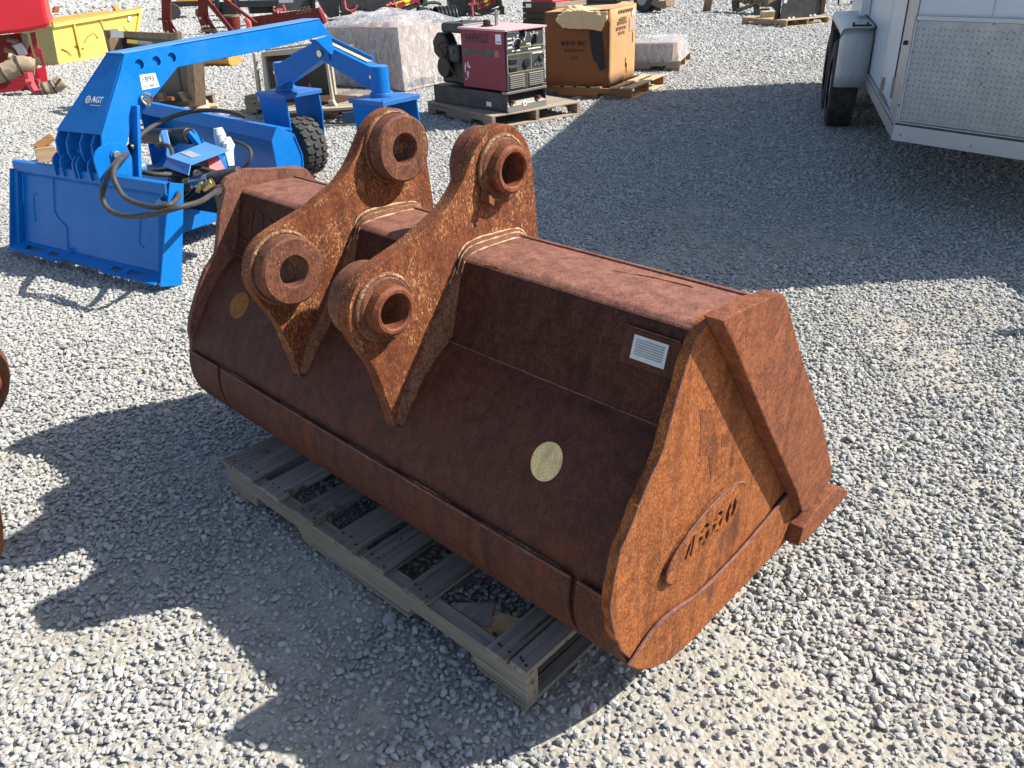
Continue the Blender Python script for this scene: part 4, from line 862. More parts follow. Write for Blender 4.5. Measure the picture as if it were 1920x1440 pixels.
    hose('thin_wire', [(-.40, .42, .41), (-.34, .36, .36), (-.25, .33, .33), (-.20, .38, .37), (-.19, .42, .40)], .003, 'black_paint')
    hose('thin_wire', [(-.36, .42, .43), (-.28, .34, .37), (-.18, .32, .34), (-.14, .38, .38)], .003, 'black_paint')
build_grader()
# ---------------------------------------------------------------- helpers for things seen further back
class Fr:
    """a thing whose front runs from ground point A to B; local x along the front, y to the back"""
    def __init__(s, name, label, cat, A, B, group=None, z=0.0):
        A = Vector((A[0], A[1], 0)); B = Vector((B[0], B[1], 0)); s.a = math.atan2(B.y-A.y, B.x-A.x); s.A = A; s.z = z
        s.ex = Vector((math.cos(s.a), math.sin(s.a), 0)); s.ey = Vector((-s.ex.y, s.ex.x, 0)); s.L = (B-A).length
        s.T = thing(name, label, cat, (A.x, A.y, z), s.a, group)
    def on(s, px, py, v=0.0):
        """sight line through a photo point meets the local plane y = v -> (x, z)"""
        d = _ray(px, py); t = ((s.A+s.ey*v-Vector((0, 0, CH))).dot(s.ey))/d.dot(s.ey); X = Vector((0, 0, CH))+d*t
        return ((X-s.A).dot(s.ex), X.z-s.z)
    def poly(s, pts, name, mat, v=0.0, th=.02, par=None, bev=.001, **k):
        pl = [s.on(px, py, v) for px, py in pts]
        return link(name, plate(pl, [], lambda a, b: Vector((a, v, b)), (0, th, 0)), mat, par or s.T, bevel=bev, **k)
    def bar(s, pts, r_, name, mat, v=0.0, par=None):
        mb = MB(); mb.tube([Vector((a, v, b)) for a, b in (s.on(*p) for p in pts)], r_, 8); return mb.obj(name, mat, par or s.T, smooth=True)
    def text(s, name, body, px, py, size, mat, v=-.001, par=None, squash=1., bold=0., slope=0., ext=.0005):
        a, b = s.on(px, py, v); return text(name, body, size, mat, par or s.T, frame3((a, v, b), (1, 0, slope), (-slope, 0, 1)), squash=squash, bold=bold, ext=ext)

# ---------------------------------------------------------------- enclosed trailer
def build_trailer():
    z0 = .37; C0 = gd(1676, 262, z0); az = R(71.5); dS = Vector((math.cos(az), math.sin(az), 0)); nS = Vector((-dS.y, dS.x, 0)); dN = Vector((.565, -.825, 0)).normalized(); nN = Vector((dN.y, -dN.x, 0))
    if nN.x > 0: nN = -nN
    up = Vector((0, 0, 1)); H = 2.42; LS = 4.9; LN = 1.42; C = Vector((C0.x, C0.y, 0)); right = -nS
    T = thing('cargo_trailer', 'white enclosed trailer with a silver tread plate nose and a rounded bare metal fender', 'trailer', (C.x, C.y, 0))
    z1 = z0+.105
    def S(u, n, z): return dS*u+nS*n+up*z
    def Nn(u, n, z): return dN*u+nN*n+up*z
    def ps(px, py, n=0.):
        d = _ray(px, py); t = (C+nS*n-Vector((0, 0, CH))).dot(nS)/d.dot(nS); X = Vector((0, 0, CH))+d*t-C; return X.dot(dS), X.z
    def pn(px, py, n=0.):
        d = _ray(px, py); t = (C+nN*n-Vector((0, 0, CH))).dot(nN)/d.dot(nN); X = Vector((0, 0, CH))+d*t-C; return X.dot(dN), X.z
    def sb(f, u0, u1, n0, n1, za, zb, name, mat, par=T, bev=.0015, **k):
        P8 = [f(u0, n0, za), f(u1, n0, za), f(u1, n1, za), f(u0, n1, za), f(u0, n0, zb), f(u1, n0, zb), f(u1, n1, zb), f(u0, n1, zb)]
        me = mesh(name, P8, [(0,3,2,1),(4,5,6,7),(0,1,5,4),(1,2,6,5),(2,3,7,6),(3,0,4,7)])
        bm = bmesh.new(); bm.from_mesh(me); bmesh.ops.recalc_face_normals(bm, faces=bm.faces); bm.to_mesh(me); bm.free(); return link(name, me, mat, par, bevel=bev, **k)
    tip = dN*LN; far = dS*LS; W2 = right*(2*1.0)
    base = [Vector((0, 0, 0)), tip, tip*0+right*2.0, far+right*2.0, far]
    ins = lambda k: [p+(Vector((1.6, 1.6, 0))-p).normalized()*k for p in base]
    def prism(pl, za, zb, name, mat, par=T, bev=.002):
        n = len(pl); V = [p+up*za for p in pl]+[p+up*zb for p in pl]; F = [tuple(range(n))[::-1], tuple(range(n, 2*n))]+[(i, (i+1) % n, n+(i+1) % n, n+i) for i in range(n)]
        me = mesh(name, V, F); bm = bmesh.new(); bm.from_mesh(me); bmesh.ops.recalc_face_normals(bm, faces=bm.faces); bm.to_mesh(me); bm.free(); return link(name, me, mat, par, bevel=bev)
    body = prism(ins(.012), z1-.01, H, 'body', 'trailer_white'); roof = prism(ins(-.01), H, H+.04, 'roof', 'trim_alu')
    prism(ins(.05), z0+.01, z1-.012, 'floor', 'black_steel')
    for u in np.arange(.8, LS-.2, .8): sb(S, u, u+.05, -1.9, -.1, z0-.03, z0+.008, 'cross_member', 'black_steel')
    # lower rails
    r1 = sb(Nn, -.006, LN, -.004, .016, z0, z1, 'front_rail', 'trim_alu'); r2 = sb(S, .0, LS, -.004, .014, z0, z1-.012, 'side_rail', 'trim_alu')
    sb(Nn, 0, LN, .016, .019, z1-.018, z1-.006, 'rail_groove', 'charcoal_paint', r1, 0); sb(S, 0, LS, .014, .0165, z1-.03, z1-.024, 'rail_groove', 'charcoal_paint', r2, 0)
    for px, py in ((1691, 252), (1823, 273)):
        u, z = pn(px, py); MB().cyl(Nn(u, .016, z), Nn(u, .021, z), .006, 10, .004).obj('rail_screw', 'dull_metal', r1, smooth=True)
    for px, py in ((1648, 199), (1653, 209), (1665, 236), (1672, 250)):
        u, z = ps(px, py); MB().cyl(S(u, .014, z), S(u, .018, z), .006, 10, .004).obj('rail_screw', 'dull_metal', r2, smooth=True)
    # tread plate on the nose
    zt = pn(1735, 38)[1]
    tp = sb(Nn, .012, LN, .001, .005, z1+.002, zt, 'tread_plate', 'tread_alu')
    mb = MB(); sp = .029; a45 = R(45)
    i = 0
    for a in np.arange(.03, LN, sp):
        for jz, z in enumerate(np.arange(z1+.02, zt-.015, sp)):
            i += 1; fl = (int(round(a/sp))+jz) % 2; th = R(62) if fl else R(-28); uu = a; l, w = (.0150, .0030) if fl else (.0125, .0024)
            c, s_ = math.cos(th), math.sin(th)
            def q(x, y, h): return Nn(uu+c*x-s_*y, .005+h, z+s_*x+c*y)
            mb.add([q(-l, 0, 0), q(0, -w, 0), q(l, 0, 0), q(0, w, 0), q(-l*.45, 0, .0018), q(l*.45, 0, .0018)], [(0, 1, 4), (1, 5, 4), (1, 2, 5), (2, 3, 5), (3, 4, 5), (3, 0, 4)])
    tag(mb.obj('tread_pattern', 'tread_alu', tp, smooth=False), kind='stuff')
    sb(Nn, .010, LN, .004, .012, zt, zt+.022, 'plate_trim', 'trim_alu'); sb(Nn, .006, .016, .004, .010, z1, zt, 'plate_trim', 'trim_alu')
    for px, py in ((1722, 39), (1864, 44), (1711, 96), (1702, 151), (1685, 197), (1854, 100), (1840, 157)):
        u, z = pn(px, py); MB().cyl(Nn(u, .005, z), Nn(u, .011, z), .0065, 10, .004).obj('plate_screw', 'dull_metal', tp, smooth=True)
    ax = pn(1864, 10)[0]; sb(Nn, ax, ax+.003, -.001, .0015, zt+.03, H-.03, 'panel_seam', 'tag_grey', body, 0)
    # corner post and door on the side
    uh = ps(1673, 192)[0]; u2 = ps(1655, 136)[0]
    sb(S, .004, uh-.02, -.002, .010, z1-.01, H-.01, 'corner_post', 'trim_alu')
    dr = sb(S, uh, uh+.82, -.002, .006, z1+.02, H-.18, 'side_door', 'trailer_white')
    sb(S, uh-.016, uh-.002, .004, .016, z1+.07, H-.18, 'door_hinge', 'black_paint'); sb(S, u2, u2+.004, .006, .0075, z1+.06, H-.2, 'door_seam', 'tag_grey', dr, 0)
    MB().cyl(S(uh-.012, .012, z1+.07), S(uh-.012, .012, z1+.19), .012, 10).obj('hinge_barrel', 'dull_metal', T, smooth=True)
    u, z = ps(1659, 156); sb(S, u-.035, u+.03, .006, .022, z-.04, z+.035, 'door_latch', 'dull_metal', dr); sb(S, u-.02, u+.05, .022, .032, z-.012, z+.008, 'latch_lever', 'zinc', dr)
    u, z = ps(1701, 80, .01); MB().cyl(S(u, .008, z), S(u, .03, z), .012, 10).obj('door_knob', 'black_paint', T, smooth=True)
    sb(S, uh+.25, uh+.80, -.002, .0072, z0+.108, z0+.112, 'door_sill', 'trim_alu', dr, 0)
    # wheel and fender
    wc = gd(1586, 243)-C; uw = wc.dot(dS)+.22; Rw = .335; nw = .155
    def wheel(uw, nw, side=1):
        W = bpy.data.objects.new('wheel', None); COL.objects.link(W); W.parent = T; W.matrix_local = frame3(S(uw, nw, Rw), dS, up)   # local z = axle (towards -nS)
        prof = [(-.10, Rw*.62), (-.108, Rw*.78), (-.10, Rw*.93), (-.082, Rw*.985), (-.05, Rw), (.05, Rw), (.082, Rw*.985), (.10, Rw*.93), (.108, Rw*.78), (.10, Rw*.62)]
        n = 56; m_ = len(prof); V = [(r_*math.cos(2*math.pi*i/n), r_*math.sin(2*math.pi*i/n), y_) for i in range(n) for y_, r_ in prof]
        F = [(i*m_+j, ((i+1) % n)*m_+j, ((i+1) % n)*m_+j+1, i*m_+j+1) for i in range(n) for j in range(m_-1)]
        ty = MB().add(V, F).obj('tire', 'black_rubber', W, smooth=True)
        mb = MB()
        for row in range(5):
            y_ = -.072+.036*row
            for i in range(60):
                a = 2*math.pi*(i+.3*(row % 2))/60; da = 2*math.pi/60*.40; Y0, Y1 = y_-.0145, y_+.0145; sk = .02*(1 if row % 2 else -1)
                R1 = Rw*(1.0-(abs(y_)/.1)**4*.03); P8 = [(rr*math.cos(aa), rr*math.sin(aa), yy) for rr in (R1*.985, R1*1.022) for aa, yy in ((a-da, Y0), (a+da, Y0), (a+da+sk, Y1), (a-da+sk, Y1))]
                mb.hexa(P8)
        tag(mb.obj('tread_blocks', 'black_rubber', ty), kind='stuff')
        MB().cyl((0, 0, -.085), (0, 0, .085), Rw*.62, 32).obj('rim', 'white_plastic', W, smooth=True, bevel=.006)
        return W
    wheel(uw, nw); wheel(uw+.85, nw); wheel(uw, -2.0-nw); wheel(uw+.85, -2.0-nw)
    uf = uw-Rw-.065; pr = [(uf+.012, .335), (uf, .36), (uf-.004, .62), (uf+.004, .72), (uf+.03, .775), (uf+.085, .80), (uf+1.5, .80), (uf+1.555, .775), (uf+1.58, .72), (uf+1.585, .36)]
    pr = sm2(pr[1:], 3); n = len(pr); th = .004
    # sheet with a rounded outer edge
    V = []; F = []
    rows = [(.0, 0), (.20, 0), (.222, .004), (.236, .016), (.242, .034), (.242, .060)]
    cu_, cz = uf+.79, .36
    for (u, z) in pr:
        for nn, inn in rows:
            # inward direction of the sheet: front faces +u, top faces -z
            iu = 1 if u < uf+.02 else (-1 if u > uf+1.56 else 0); iz = -1 if z > .79 else 0
            if 0 == iu or z > .70: iz = -1
            V.append(S(u+iu*inn, nn, z+iz*inn))
    m_ = len(rows); F = [(i*m_+j, i*m_+j+1, (i+1)*m_+j+1, (i+1)*m_+j) for i in range(n-1) for j in range(m_-1)]
    me = mesh('fender', V, F); o = link('fender', me, 'fender_alu', T, smooth=True, autos=60); sm = o.modifiers.new('sheet', 'SOLIDIFY'); sm.thickness = .003; sm.offset = 0
    MB().tube([S(u, .004, z) for u, z in pr], .006, 6).obj('fender_seal', 'black_rubber', o, smooth=True)
    sb(S, uf+.03, uf+.05, .03, .17, .800, .812, 'fender_bracket', 'black_paint', o)
    for n_ in (.06, .16): MB().cyl(S(uf+.04, n_, .812), S(uf+.04, n_, .828), .009, 10).obj('bracket_bolt', 'black_paint', o, smooth=True)
    lt = sb(S, uf+.72, uf+.90, .0, .07, .83, .97, 'side_lamp_box', 'white_plastic')
    # tongue and jack ahead of the nose
    for sgn in (1, -1):
        a = tip*.55+right*(.0 if sgn > 0 else .9)+up*.42; b = tip-dS*.75+right*.02+up*.42; MB().beam(a, b, .06, .10).obj('tongue_beam', 'black_steel', T, bevel=.003)
    b = tip-dS*.75; MB().beam(b+up*.45, b-dS*.22+up*.45, .08, .07).obj('coupler', 'dull_metal', T, bevel=.006)
    jj = b+dS*.12; MB().cyl(jj+up*.05, jj+up*.85, .028, 14).obj('tongue_jack', 'dull_metal', T, smooth=True); MB().box(-.09, .09, -.09, .09, 0, .012, Matrix.Translation(jj)).obj('jack_foot', 'dull_metal', T)
build_trailer()

# ---------------------------------------------------------------- engine welder on its pallet
full = [(i*.1715, i*.1715+.142) for i in range(6)]+[(1.029, 1.115), (1.13, 1.219)]
tight = [(i*.1365, i*.1365+.128) for i in range(9)]
pallet('grey and tan pallet of close boards carrying the red engine welder', (-.722, 8.457, 0), -57.4, ('wood_mid_x', 'wood_mid_y', 'wood_light_end'), tight, nails=False, seed=8)
def build_welder():
    a0 = gd(951.5, 212, .122); F_ = Fr('engine_welder', 'faded red engine welder with a grey dial panel, black engine and lifting eye on top', 'welder', a0, gd(1024, 197, .122), z=.122)
    T = F_.T; L = F_.L; W = L; D = 1.10
    hb = F_.on(951, 172)[1]; ht = F_.on(945, 57)[1]; LB = .62
    # base tray
    tr = MB().box(0, W, .06, D, 0, hb-.02).obj('base_tray', 'charcoal_paint', T, bevel=.006)
    MB().box(.0, .012, -.0, .06, 0, hb-.012).obj('tray_side', 'charcoal_paint', T, bevel=.002); MB().box(W-.012, W, 0, .06, 0, hb-.012).obj('tray_side', 'charcoal_paint', T, bevel=.002)
    MB().box(-.004, W+.004, -.012, .06, hb-.026, hb-.004).obj('tray_lip', 'dull_metal', T, bevel=.002)
    MB().hexa([(0, -.012, 0), (W, -.012, 0), (W, .06, 0), (0, .06, 0), (0, -.006, .055), (W, -.006, .055), (W, .06, .10), (0, .06, .10)]).obj('tray_front', 'dull_metal', T, bevel=.002)
    MB().box(.012, W-.012, .055, .062, .09, hb-.03).obj('tray_recess', 'black_paint', T)
    for x in (.07, W-.10):
        b = MB().cyl((x, .03, .085), (x, -.02, .088), .017, 12).obj('terminal_stud', 'rust_collar', T, smooth=True)
        MB().cyl((x-.02, -.006, .07), (x-.02, -.012, .07), .014, 10).obj('stud_washer', 'dull_metal', T, smooth=True)
    MB().cyl((W*.43, -.0075, .058), (W*.43, -.0115, .058), .026, 20).obj('round_sticker', 'tag_white', T); MB().box(W*.41, W*.45, -.0125, -.0118, .045, .066).obj('sticker_print', 'ink_red', T)
    MB().box(-.0012, .0, .22, .29, .035, .075).obj('paint_scuff', 'tag_white', T)
    # body
    by = MB().box(.006, W-.006, .012, LB, hb, ht-.004).obj('body', 'welder_red', T, bevel=.006)
    rf = MB().hexa([(-.008, -.022, ht-.012), (W+.008, -.022, ht-.012), (W+.012, LB+.02, ht-.006), (-.010, LB+.02, ht-.006), (-.008, -.022, ht+.004), (W+.008, -.022, ht+.004), (W+.012, LB+.02, ht+.012), (-.010, LB+.02, ht+.012)]).obj('roof', 'welder_top', T, bevel=.002)
    # front panel and its controls
    fp = MB().hexa([(.012, -.006, hb+.004), (W-.012, -.006, hb+.004), (W-.012, .012, hb+.004), (.012, .012, hb+.004), (.022, -.006, ht-.028), (W-.030, -.006, ht-.028), (W-.030, .012, ht-.028), (.022, .012, ht-.028)]).obj('control_panel', 'panel_grey', T, bevel=.002)
    y = -.0068; Hh = ht-hb
    def z(f): return hb+Hh*f
    for f in (.60, .70): MB().box(.02, W-.02, y-.001, y, z(f)-.003, z(f)+.003).obj('gold_line', 'gold_print', fp)
    for xa, xb in ((.018, .023), (W*.62, W*.63), (W-.026, W-.021)): MB().box(xa, xb, y-.001, y, z(.30), z(.60)).obj('gold_line', 'gold_print', fp)
    MB().box(.02, W-.02, y-.001, y, z(.295), z(.305)).obj('gold_line', 'gold_print', fp)
    def knob(fx, fz, r_, ang):
        c = Vector((W*fx, y, z(fz))); k = MB(); k.cyl(c, c+Vector((0, -.018, 0)), r_, 22, r_*.85); k = k.obj('knob', 'black_paint', fp, smooth=True)
        d = Vector((math.cos(ang), 0, math.sin(ang))); p = Vector((-d.z, 0, d.x)); t = Vector((0, -.030, 0))
        MB().add([c+d*r_*1.9, c+p*r_*.7, c-d*r_*1.4, c-p*r_*.7, c+d*r_*1.6+t, c+p*r_*.3+t, c-d*r_*1.2+t, c-p*r_*.3+t], [(0, 3, 2, 1), (4, 5, 6, 7), (0, 1, 5, 4), (1, 2, 6, 5), (2, 3, 7, 6), (3, 0, 4, 7)]).obj('pointer', 'black_paint', k)
        return k
    knob(.30, .74, .026, R(80)); knob(.72, .80, .026, R(85)); knob(.43, .91, .024, R(100))
    def arc(fx, fz, r_, a0_, a1, w, nm='dial_scale'):
        c = (W*fx, z(fz)); ts = np.linspace(R(a0_), R(a1), 16); V = [Vector((c[0]+rr*math.cos(t), y-.0009, c[1]+rr*math.sin(t))) for t in ts for rr in (r_, r_+w)]
        MB().add(V, [(2*i, 2*i+1, 2*i+3, 2*i+2) for i in range(15)]).obj(nm, 'white_print', fp)
    arc(.30, .74, .052, 20, 175, .007); arc(.43, .91, .040, -60, 80, .006); arc(.72, .80, .048, 40, 140, .004)
    def pr(nm, body, fx, fz, s): return text(nm, body, s, 'white_print', fp, frame3((W*fx, y-.0008, z(fz)), (1, 0, 0), (0, 0, 1)), ext=.0004, bold=.0003)
    for k_, (fx, fz) in enumerate(((.15, .78), (.20, .845), (.30, .875), (.40, .855), (.46, .80))): MB().box(W*fx, W*fx+.014, y-.0009, y-.0002, z(fz), z(fz)+.016).obj('dial_mark', 'white_print', fp)
    for k_, (fx, fz) in enumerate(((.62, .885), (.70, .905), (.79, .885))): MB().box(W*fx, W*fx+.012, y-.0009, y-.0002, z(fz), z(fz)+.013).obj('dial_mark', 'white_print', fp)
    for fx, fz, w_ in ((.06, .955, .10), (.06, .86, .05), (.06, .79, .045), (.06, .72, .055), (.24, .95, .05), (.52, .74, .05), (.60, .71, .03), (.16, .655, .10), (.56, .655, .16), (.66, .575, .13)):
        MB().box(W*fx, W*fx+w_, y-.0009, y-.0002, z(fz)-.006, z(fz)+.006).obj('panel_print', 'white_print', fp)
    MB().cyl((W*.50, y, z(.43)), (W*.50, y-.014, z(.43)), .037, 24).obj('round_socket', 'black_paint', fp, smooth=True)
    for i in range(5):
        a = 2*math.pi*i/5; MB().cyl((W*.50+.02*math.cos(a), y-.0142, z(.43)+.02*math.sin(a)), (W*.50+.02*math.cos(a), y-.0155, z(.43)+.02*math.sin(a)), .004, 8).obj('socket_pin', 'dull_metal', fp)
    for fx, fz in ((.17, .49), (.17, .36)): MB().box(W*fx-.045, W*fx+.045, y-.008, y, z(fz)-.019, z(fz)+.019).obj('outlet', 'black_paint', fp, bevel=.004)
    MB().ring((W*.88, y, z(.50)), (W*.88, y-.012, z(.50)), .030, .020, 24).obj('gauge_ring', 'chrome', fp, smooth=True); MB().cyl((W*.88, y, z(.50)), (W*.88, y-.008, z(.50)), .019, 16).obj('gauge_face', 'panel_grey', fp)
    MB().beam((W*.68, y-.012, z(.42)), (W*.74, y-.02, z(.47)), .008, .008).obj('toggle', 'black_paint', fp)
    for fx in (.70, .78, .88): MB().box(W*fx, W*fx+.022, y-.006, y, z(.355), z(.385)).obj('switch', 'dull_metal', fp)
    for fx0 in (.08, .56):
        for i in range(7):
            zz = z(.035)+i*Hh*.034; MB().hexa([(W*fx0, y-.003, zz), (W*(fx0+.36), y-.003, zz), (W*(fx0+.36), y, zz), (W*fx0, y, zz), (W*fx0, y-.010, zz+.006), (W*(fx0+.36), y-.010, zz+.006), (W*(fx0+.36), y, zz+.011), (W*fx0, y, zz+.011)]).obj('louvre', 'dull_metal', fp)
    # left side: number, tag, stripe, scratches (side plane is x = 0, running to +y)
    def SM(yy, zz): return frame3((.0052, yy, zz), (0, -1, 0), (0, 0, 1))
    def sidebox(y0, y1, za, zb, nm, mat, d=.0008, par=by): return MB().box(.0058-d, .0058, y0, y1, za, zb).obj(nm, mat, par)
    text('stencil_number', '9449027', .108, 'ink_black', by, frame3((.0052, LB-.060, z(.78)), (0, -1, 0), (0, 0, 1)), squash=.90, bold=.0018, ext=.0004)
    sidebox(.05, .125, z(.77), z(.93), 'side_tag', 'tag_white'); sidebox(.06, .115, z(.79), z(.82), 'tag_print', 'tag_grey', .0012)
    st = sidebox(.06, LB-.02, z(.555), z(.665), 'dark_stripe', 'panel_grey')
    text('stripe_name', 'RANGER 8', .034, 'deep_red', st, frame3((.0046, LB-.16, z(.59)), (0, -1, 0), (0, 0, 1)), ext=.0002)
    sidebox(.09, .145, z(.56), z(.66), 'stripe_emblem', 'pink_red', .0013, st)
    for i in range(14):
        y0 = LB-.03-random.random()*.085; zz = z(.12+.25*random.random()); MB().box(.0048, .0057, y0-.012, y0, zz, zz+random.uniform(.01, .05)).obj('peeled_decal', 'tag_white', by)
    # top fittings
    MB().cyl((W*.30, .40, ht+.008), (W*.30, .40, ht+.020), .055, 20).obj('filler_flange', 'black_paint', T, smooth=True); MB().cyl((W*.30, .40, ht+.02), (W*.30, .40, ht+.065), .036, 20).obj('filler_cap', 'black_paint', T, smooth=True, bevel=.004)
    ey_ = plate([(-.045, 0), (.045, 0), (.045, .09)]+[(.045*math.cos(a), .09+.045*math.sin(a)) for a in np.linspace(0, math.pi, 12)[1:]], [circ((0, .088), .020, 16, .034)], lambda a, b: Vector((W*.52+a*.8, .40+a*.6, ht+.008+b)), (.01, -.012, 0)); link('lifting_eye', ey_, 'dull_metal', T, bevel=.001)
    # engine behind the body
    MB().box(.05, W-.10, LB+.02, LB+.36, ht-.055, ht+.035).obj('muffler', 'charcoal_paint', T, bevel=.03, seg=4)
    MB().cyl((W*.35, LB+.18, ht+.035), (W*.35, LB+.18, ht+.05), .018, 10).obj('muffler_stub', 'black_paint', T, smooth=True)
    MB().box(.06, W-.06, LB+.0, LB+.40, hb, hb+.28).obj('engine_block', 'black_steel', T, bevel=.02)
    MB().cyl((.16, LB+.36, z(.66)), (.03, LB+.36, z(.66)), .13, 7).obj('blower_housing', 'black_paint', T, bevel=.02)
    MB().cyl((.18, LB+.30, z(.30)), (.00, LB+.30, z(.30)), .10, 10).obj('cylinder_cover', 'black_steel', T, bevel=.015)
    MB().box(.0, .10, LB+.05, LB+.20, z(.40), z(.70)).obj('air_filter', 'charcoal_paint', T, bevel=.02)
    for i in range(5):
        mb = MB(); mb.tube(spline([(-.01+.02*random.random(), LB+.08+.05*i, z(.15+.1*i)), (-.03, LB+.14+.04*i, z(.30+.1*i)), (.02, LB+.22, z(.45+.08*i))], 5), .008, 7); mb.obj('fuel_line', 'hose_rubber' if i % 2 else 'rust_dark', T, smooth=True)
    MB().cyl((-.02, LB+.12, z(.58)), (.04, LB+.16, z(.66)), .014, 10).obj('spark_lead', 'zinc', T, smooth=True)
build_welder()

# ---------------------------------------------------------------- big cardboard box
pallet('orange tan wooden pallet under the big cardboard box', (.337, 9.256, 0), -30.7, ('wood_orange_x', 'wood_new_y', 'wood_light_end'), [(0, .09), (.16, .25), (.30, .40), (.45, .55), (.60, .70), (.76, .88), (.98, 1.06), (1.12, 1.219)], nails=False, seed=12)
def build_box():
    A = gd(1024, 160, .122); Bp = gd(1141.5, 161.5, .122); Cp = gd(1189, 143, .122)
    F_ = Fr('cardboard_box', 'tall brown cardboard box with black lettering, dark tape and a torn paper flap', 'cardboard box', A, Bp, z=.122); T = F_.T; L = F_.L
    sk = Cp-Bp; sx, sy = sk.dot(F_.ex), sk.dot(F_.ey); hh = F_.on(1142.5, 17.5)[1]; hl = F_.on(1021, 23)[1]
    t = .008; V3 = Vector
    def wall(a, b, name, za=(0, 0), zb=(hh, hh), mat='cardboard'):
        a, b = V3(a), V3(b); d = (b-a).normalized(); n = V3((-d.y, d.x, 0))*t; N_ = 12; V = []
        for i in range(N_+1):
            p = a+(b-a)*i/N_; bl = math.sin(math.pi*i/N_)*.006; random.random()
            for j in range(7):
                f = j/6; zt_ = zb[0]+(zb[1]-zb[0])*i/N_; q = p-n/t*(bl*math.sin(math.pi*f)+random.uniform(-.001, .001)); V.append(q+V3((0, 0, zt_*f)))
        F = [(i*7+j, (i+1)*7+j, (i+1)*7+j+1, i*7+j+1) for i in range(N_) for j in range(6)]
        o = MB().add(V, F).obj(name, mat, T, smooth=True); s = o.modifiers.new('board', 'SOLIDIFY'); s.thickness = .006; return o
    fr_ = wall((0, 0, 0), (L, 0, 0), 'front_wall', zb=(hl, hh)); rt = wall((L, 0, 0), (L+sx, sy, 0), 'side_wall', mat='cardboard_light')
    wall((L+sx, sy, 0), (sx, sy, 0), 'back_wall'); wall((sx, sy, 0), (0, 0, 0), 'side_wall', zb=(hl, hl))
    def quad(P, name, mat): 
        o = MB().add([V3(p) for p in P], [(0, 1, 2, 3)]).obj(name, mat, T); s = o.modifiers.new('board', 'SOLIDIFY'); s.thickness = .005; return o
    quad([(0, 0, hl), (L, 0, hh+.002), (L+sx*.52, sy*.5, hh+.02), (sx*.5, sy*.5, hl+.012)], 'top_flap', 'cardboard_light')
    quad([(sx*.52, sy*.52, hl-.012), (L+sx*.5, sy*.52, hh-.01), (L+sx, sy, hh+.012), (sx, sy, hl+.006)], 'top_flap', 'cardboard_pale')
    quad([(L-.12, .02, hh-.01), (L+.002, .0, hh+.006), (L+sx+.002, sy, hh+.008), (L+sx-.14, sy-.02, hh+.03)], 'top_flap', 'cardboard_light')
    # torn kraft paper draped over the front edge
    rows = [[(1052, 22), (1066, 11), (1085, 9), (1104, 14), (1122, 16), (1140, 19)], [(1046, 30), (1063, 22), (1084, 21), (1104, 22), (1122, 22), (1140, 23)], [(1043, 38), (1061, 34), (1083, 33), (1103, 33), (1121, 33), (1138, 34)], [(1048, 44), (1063, 45), (1084, 45), (1104, 46), (1119, 48), (1134, 45)], [(1055, 52), (1068, 53), (1084, 54), (1104, 55), (1117, 57), (1127, 59)]]
    V = []; dv = [.06, -.015, -.03, -.045, -.05]
    for r_, d in zip(rows, dv):
        for p in r_: a, b = F_.on(p[0], p[1], d); V.append(V3((a, d+random.uniform(-.012, .008), b)))
    F = [(i*6+j, i*6+j+1, (i+1)*6+j+1, (i+1)*6+j) for i in range(4) for j in range(5)]
    o = MB().add(V, F).obj('paper_flap', 'kraft_paper', T, smooth=True, autos=70); o['label'] = 'torn pale paper flap hanging over the front'
    sb_ = o.modifiers.new('s', 'SUBSURF'); sb_.subdivision_type = 'SIMPLE'; sb_.levels = sb_.render_levels = 3; s = o.modifiers.new('board', 'SOLIDIFY'); s.thickness = .003
    tx = bpy.data.textures.new('crumple', 'CLOUDS'); tx.noise_scale = .06; dm = o.modifiers.new('crumple', 'DISPLACE'); dm.texture = tx; dm.strength = .035
    F_.poly([(1104, 56), (1128, 56), (1131, 90), (1135, 128), (1125, 134), (1121, 124), (1119, 118), (1113, 113), (1108, 90)], 'tape_strip', 'tape_black', v=-.0105, th=.003, par=fr_, bev=0)
    sl = .02
    F_.text('box_lettering', 'M\u00b7B\u00b7W. INC.', 1052, 85.5, .060, 'ink_black', v=-.011, par=fr_, squash=.88, bold=.0012, slope=.0)
    F_.text('box_lettering', 'SLINGER, WI', 1058.5, 97.5, .038, 'ink_black', v=-.011, par=fr_, squash=1.0, slope=.0)
    F_.text('box_lettering', 'U.S.A.', 1068, 110.5, .038, 'ink_black', v=-.011, par=fr_, squash=1.0)
    # marks on the sunlit side wall
    d = V3((sx, sy, 0)).normalized(); n = V3((d.y, -d.x, 0)); Ls = math.hypot(sx, sy)
    def on_side(f, zf): return V3((L, 0, 0))+d*Ls*f+n*.0085+V3((0, 0, hh*zf))
    def sm_(nm, body, f, zf, s, mat='ink_faded'): return text(nm, body, s, mat, rt, frame3(on_side(f, zf), d, (0, 0, 1)), bold=.0008)
    for zf, f0, ws in ((.78, .26, (.055, .03, .07, .04)), (.71, .22, (.06, .05, .04, .055)), (.645, .30, (.05, .03, .05)), (.925, .30, (.05, .04, .06, .05, .04, .06))):
        f = f0
        for w_ in ws:
            p = on_side(f, zf); MB().add([p, p+d*w_, p+d*w_+V3((0, 0, .032)), p+V3((0, 0, .032))], [(0, 1, 2, 3)]).obj('stencil_mark', 'ink_faded', rt); f += (w_+.02)/Ls
    c = on_side(.46, .85); mb = MB(); mb.add([c+d*.11*math.cos(a)+V3((0, 0, .018*math.sin(a))) for a in np.linspace(0, 6.283, 25)[:-1]], [tuple(range(24))]); mb.obj('oval_mark', 'ink_faded', rt)
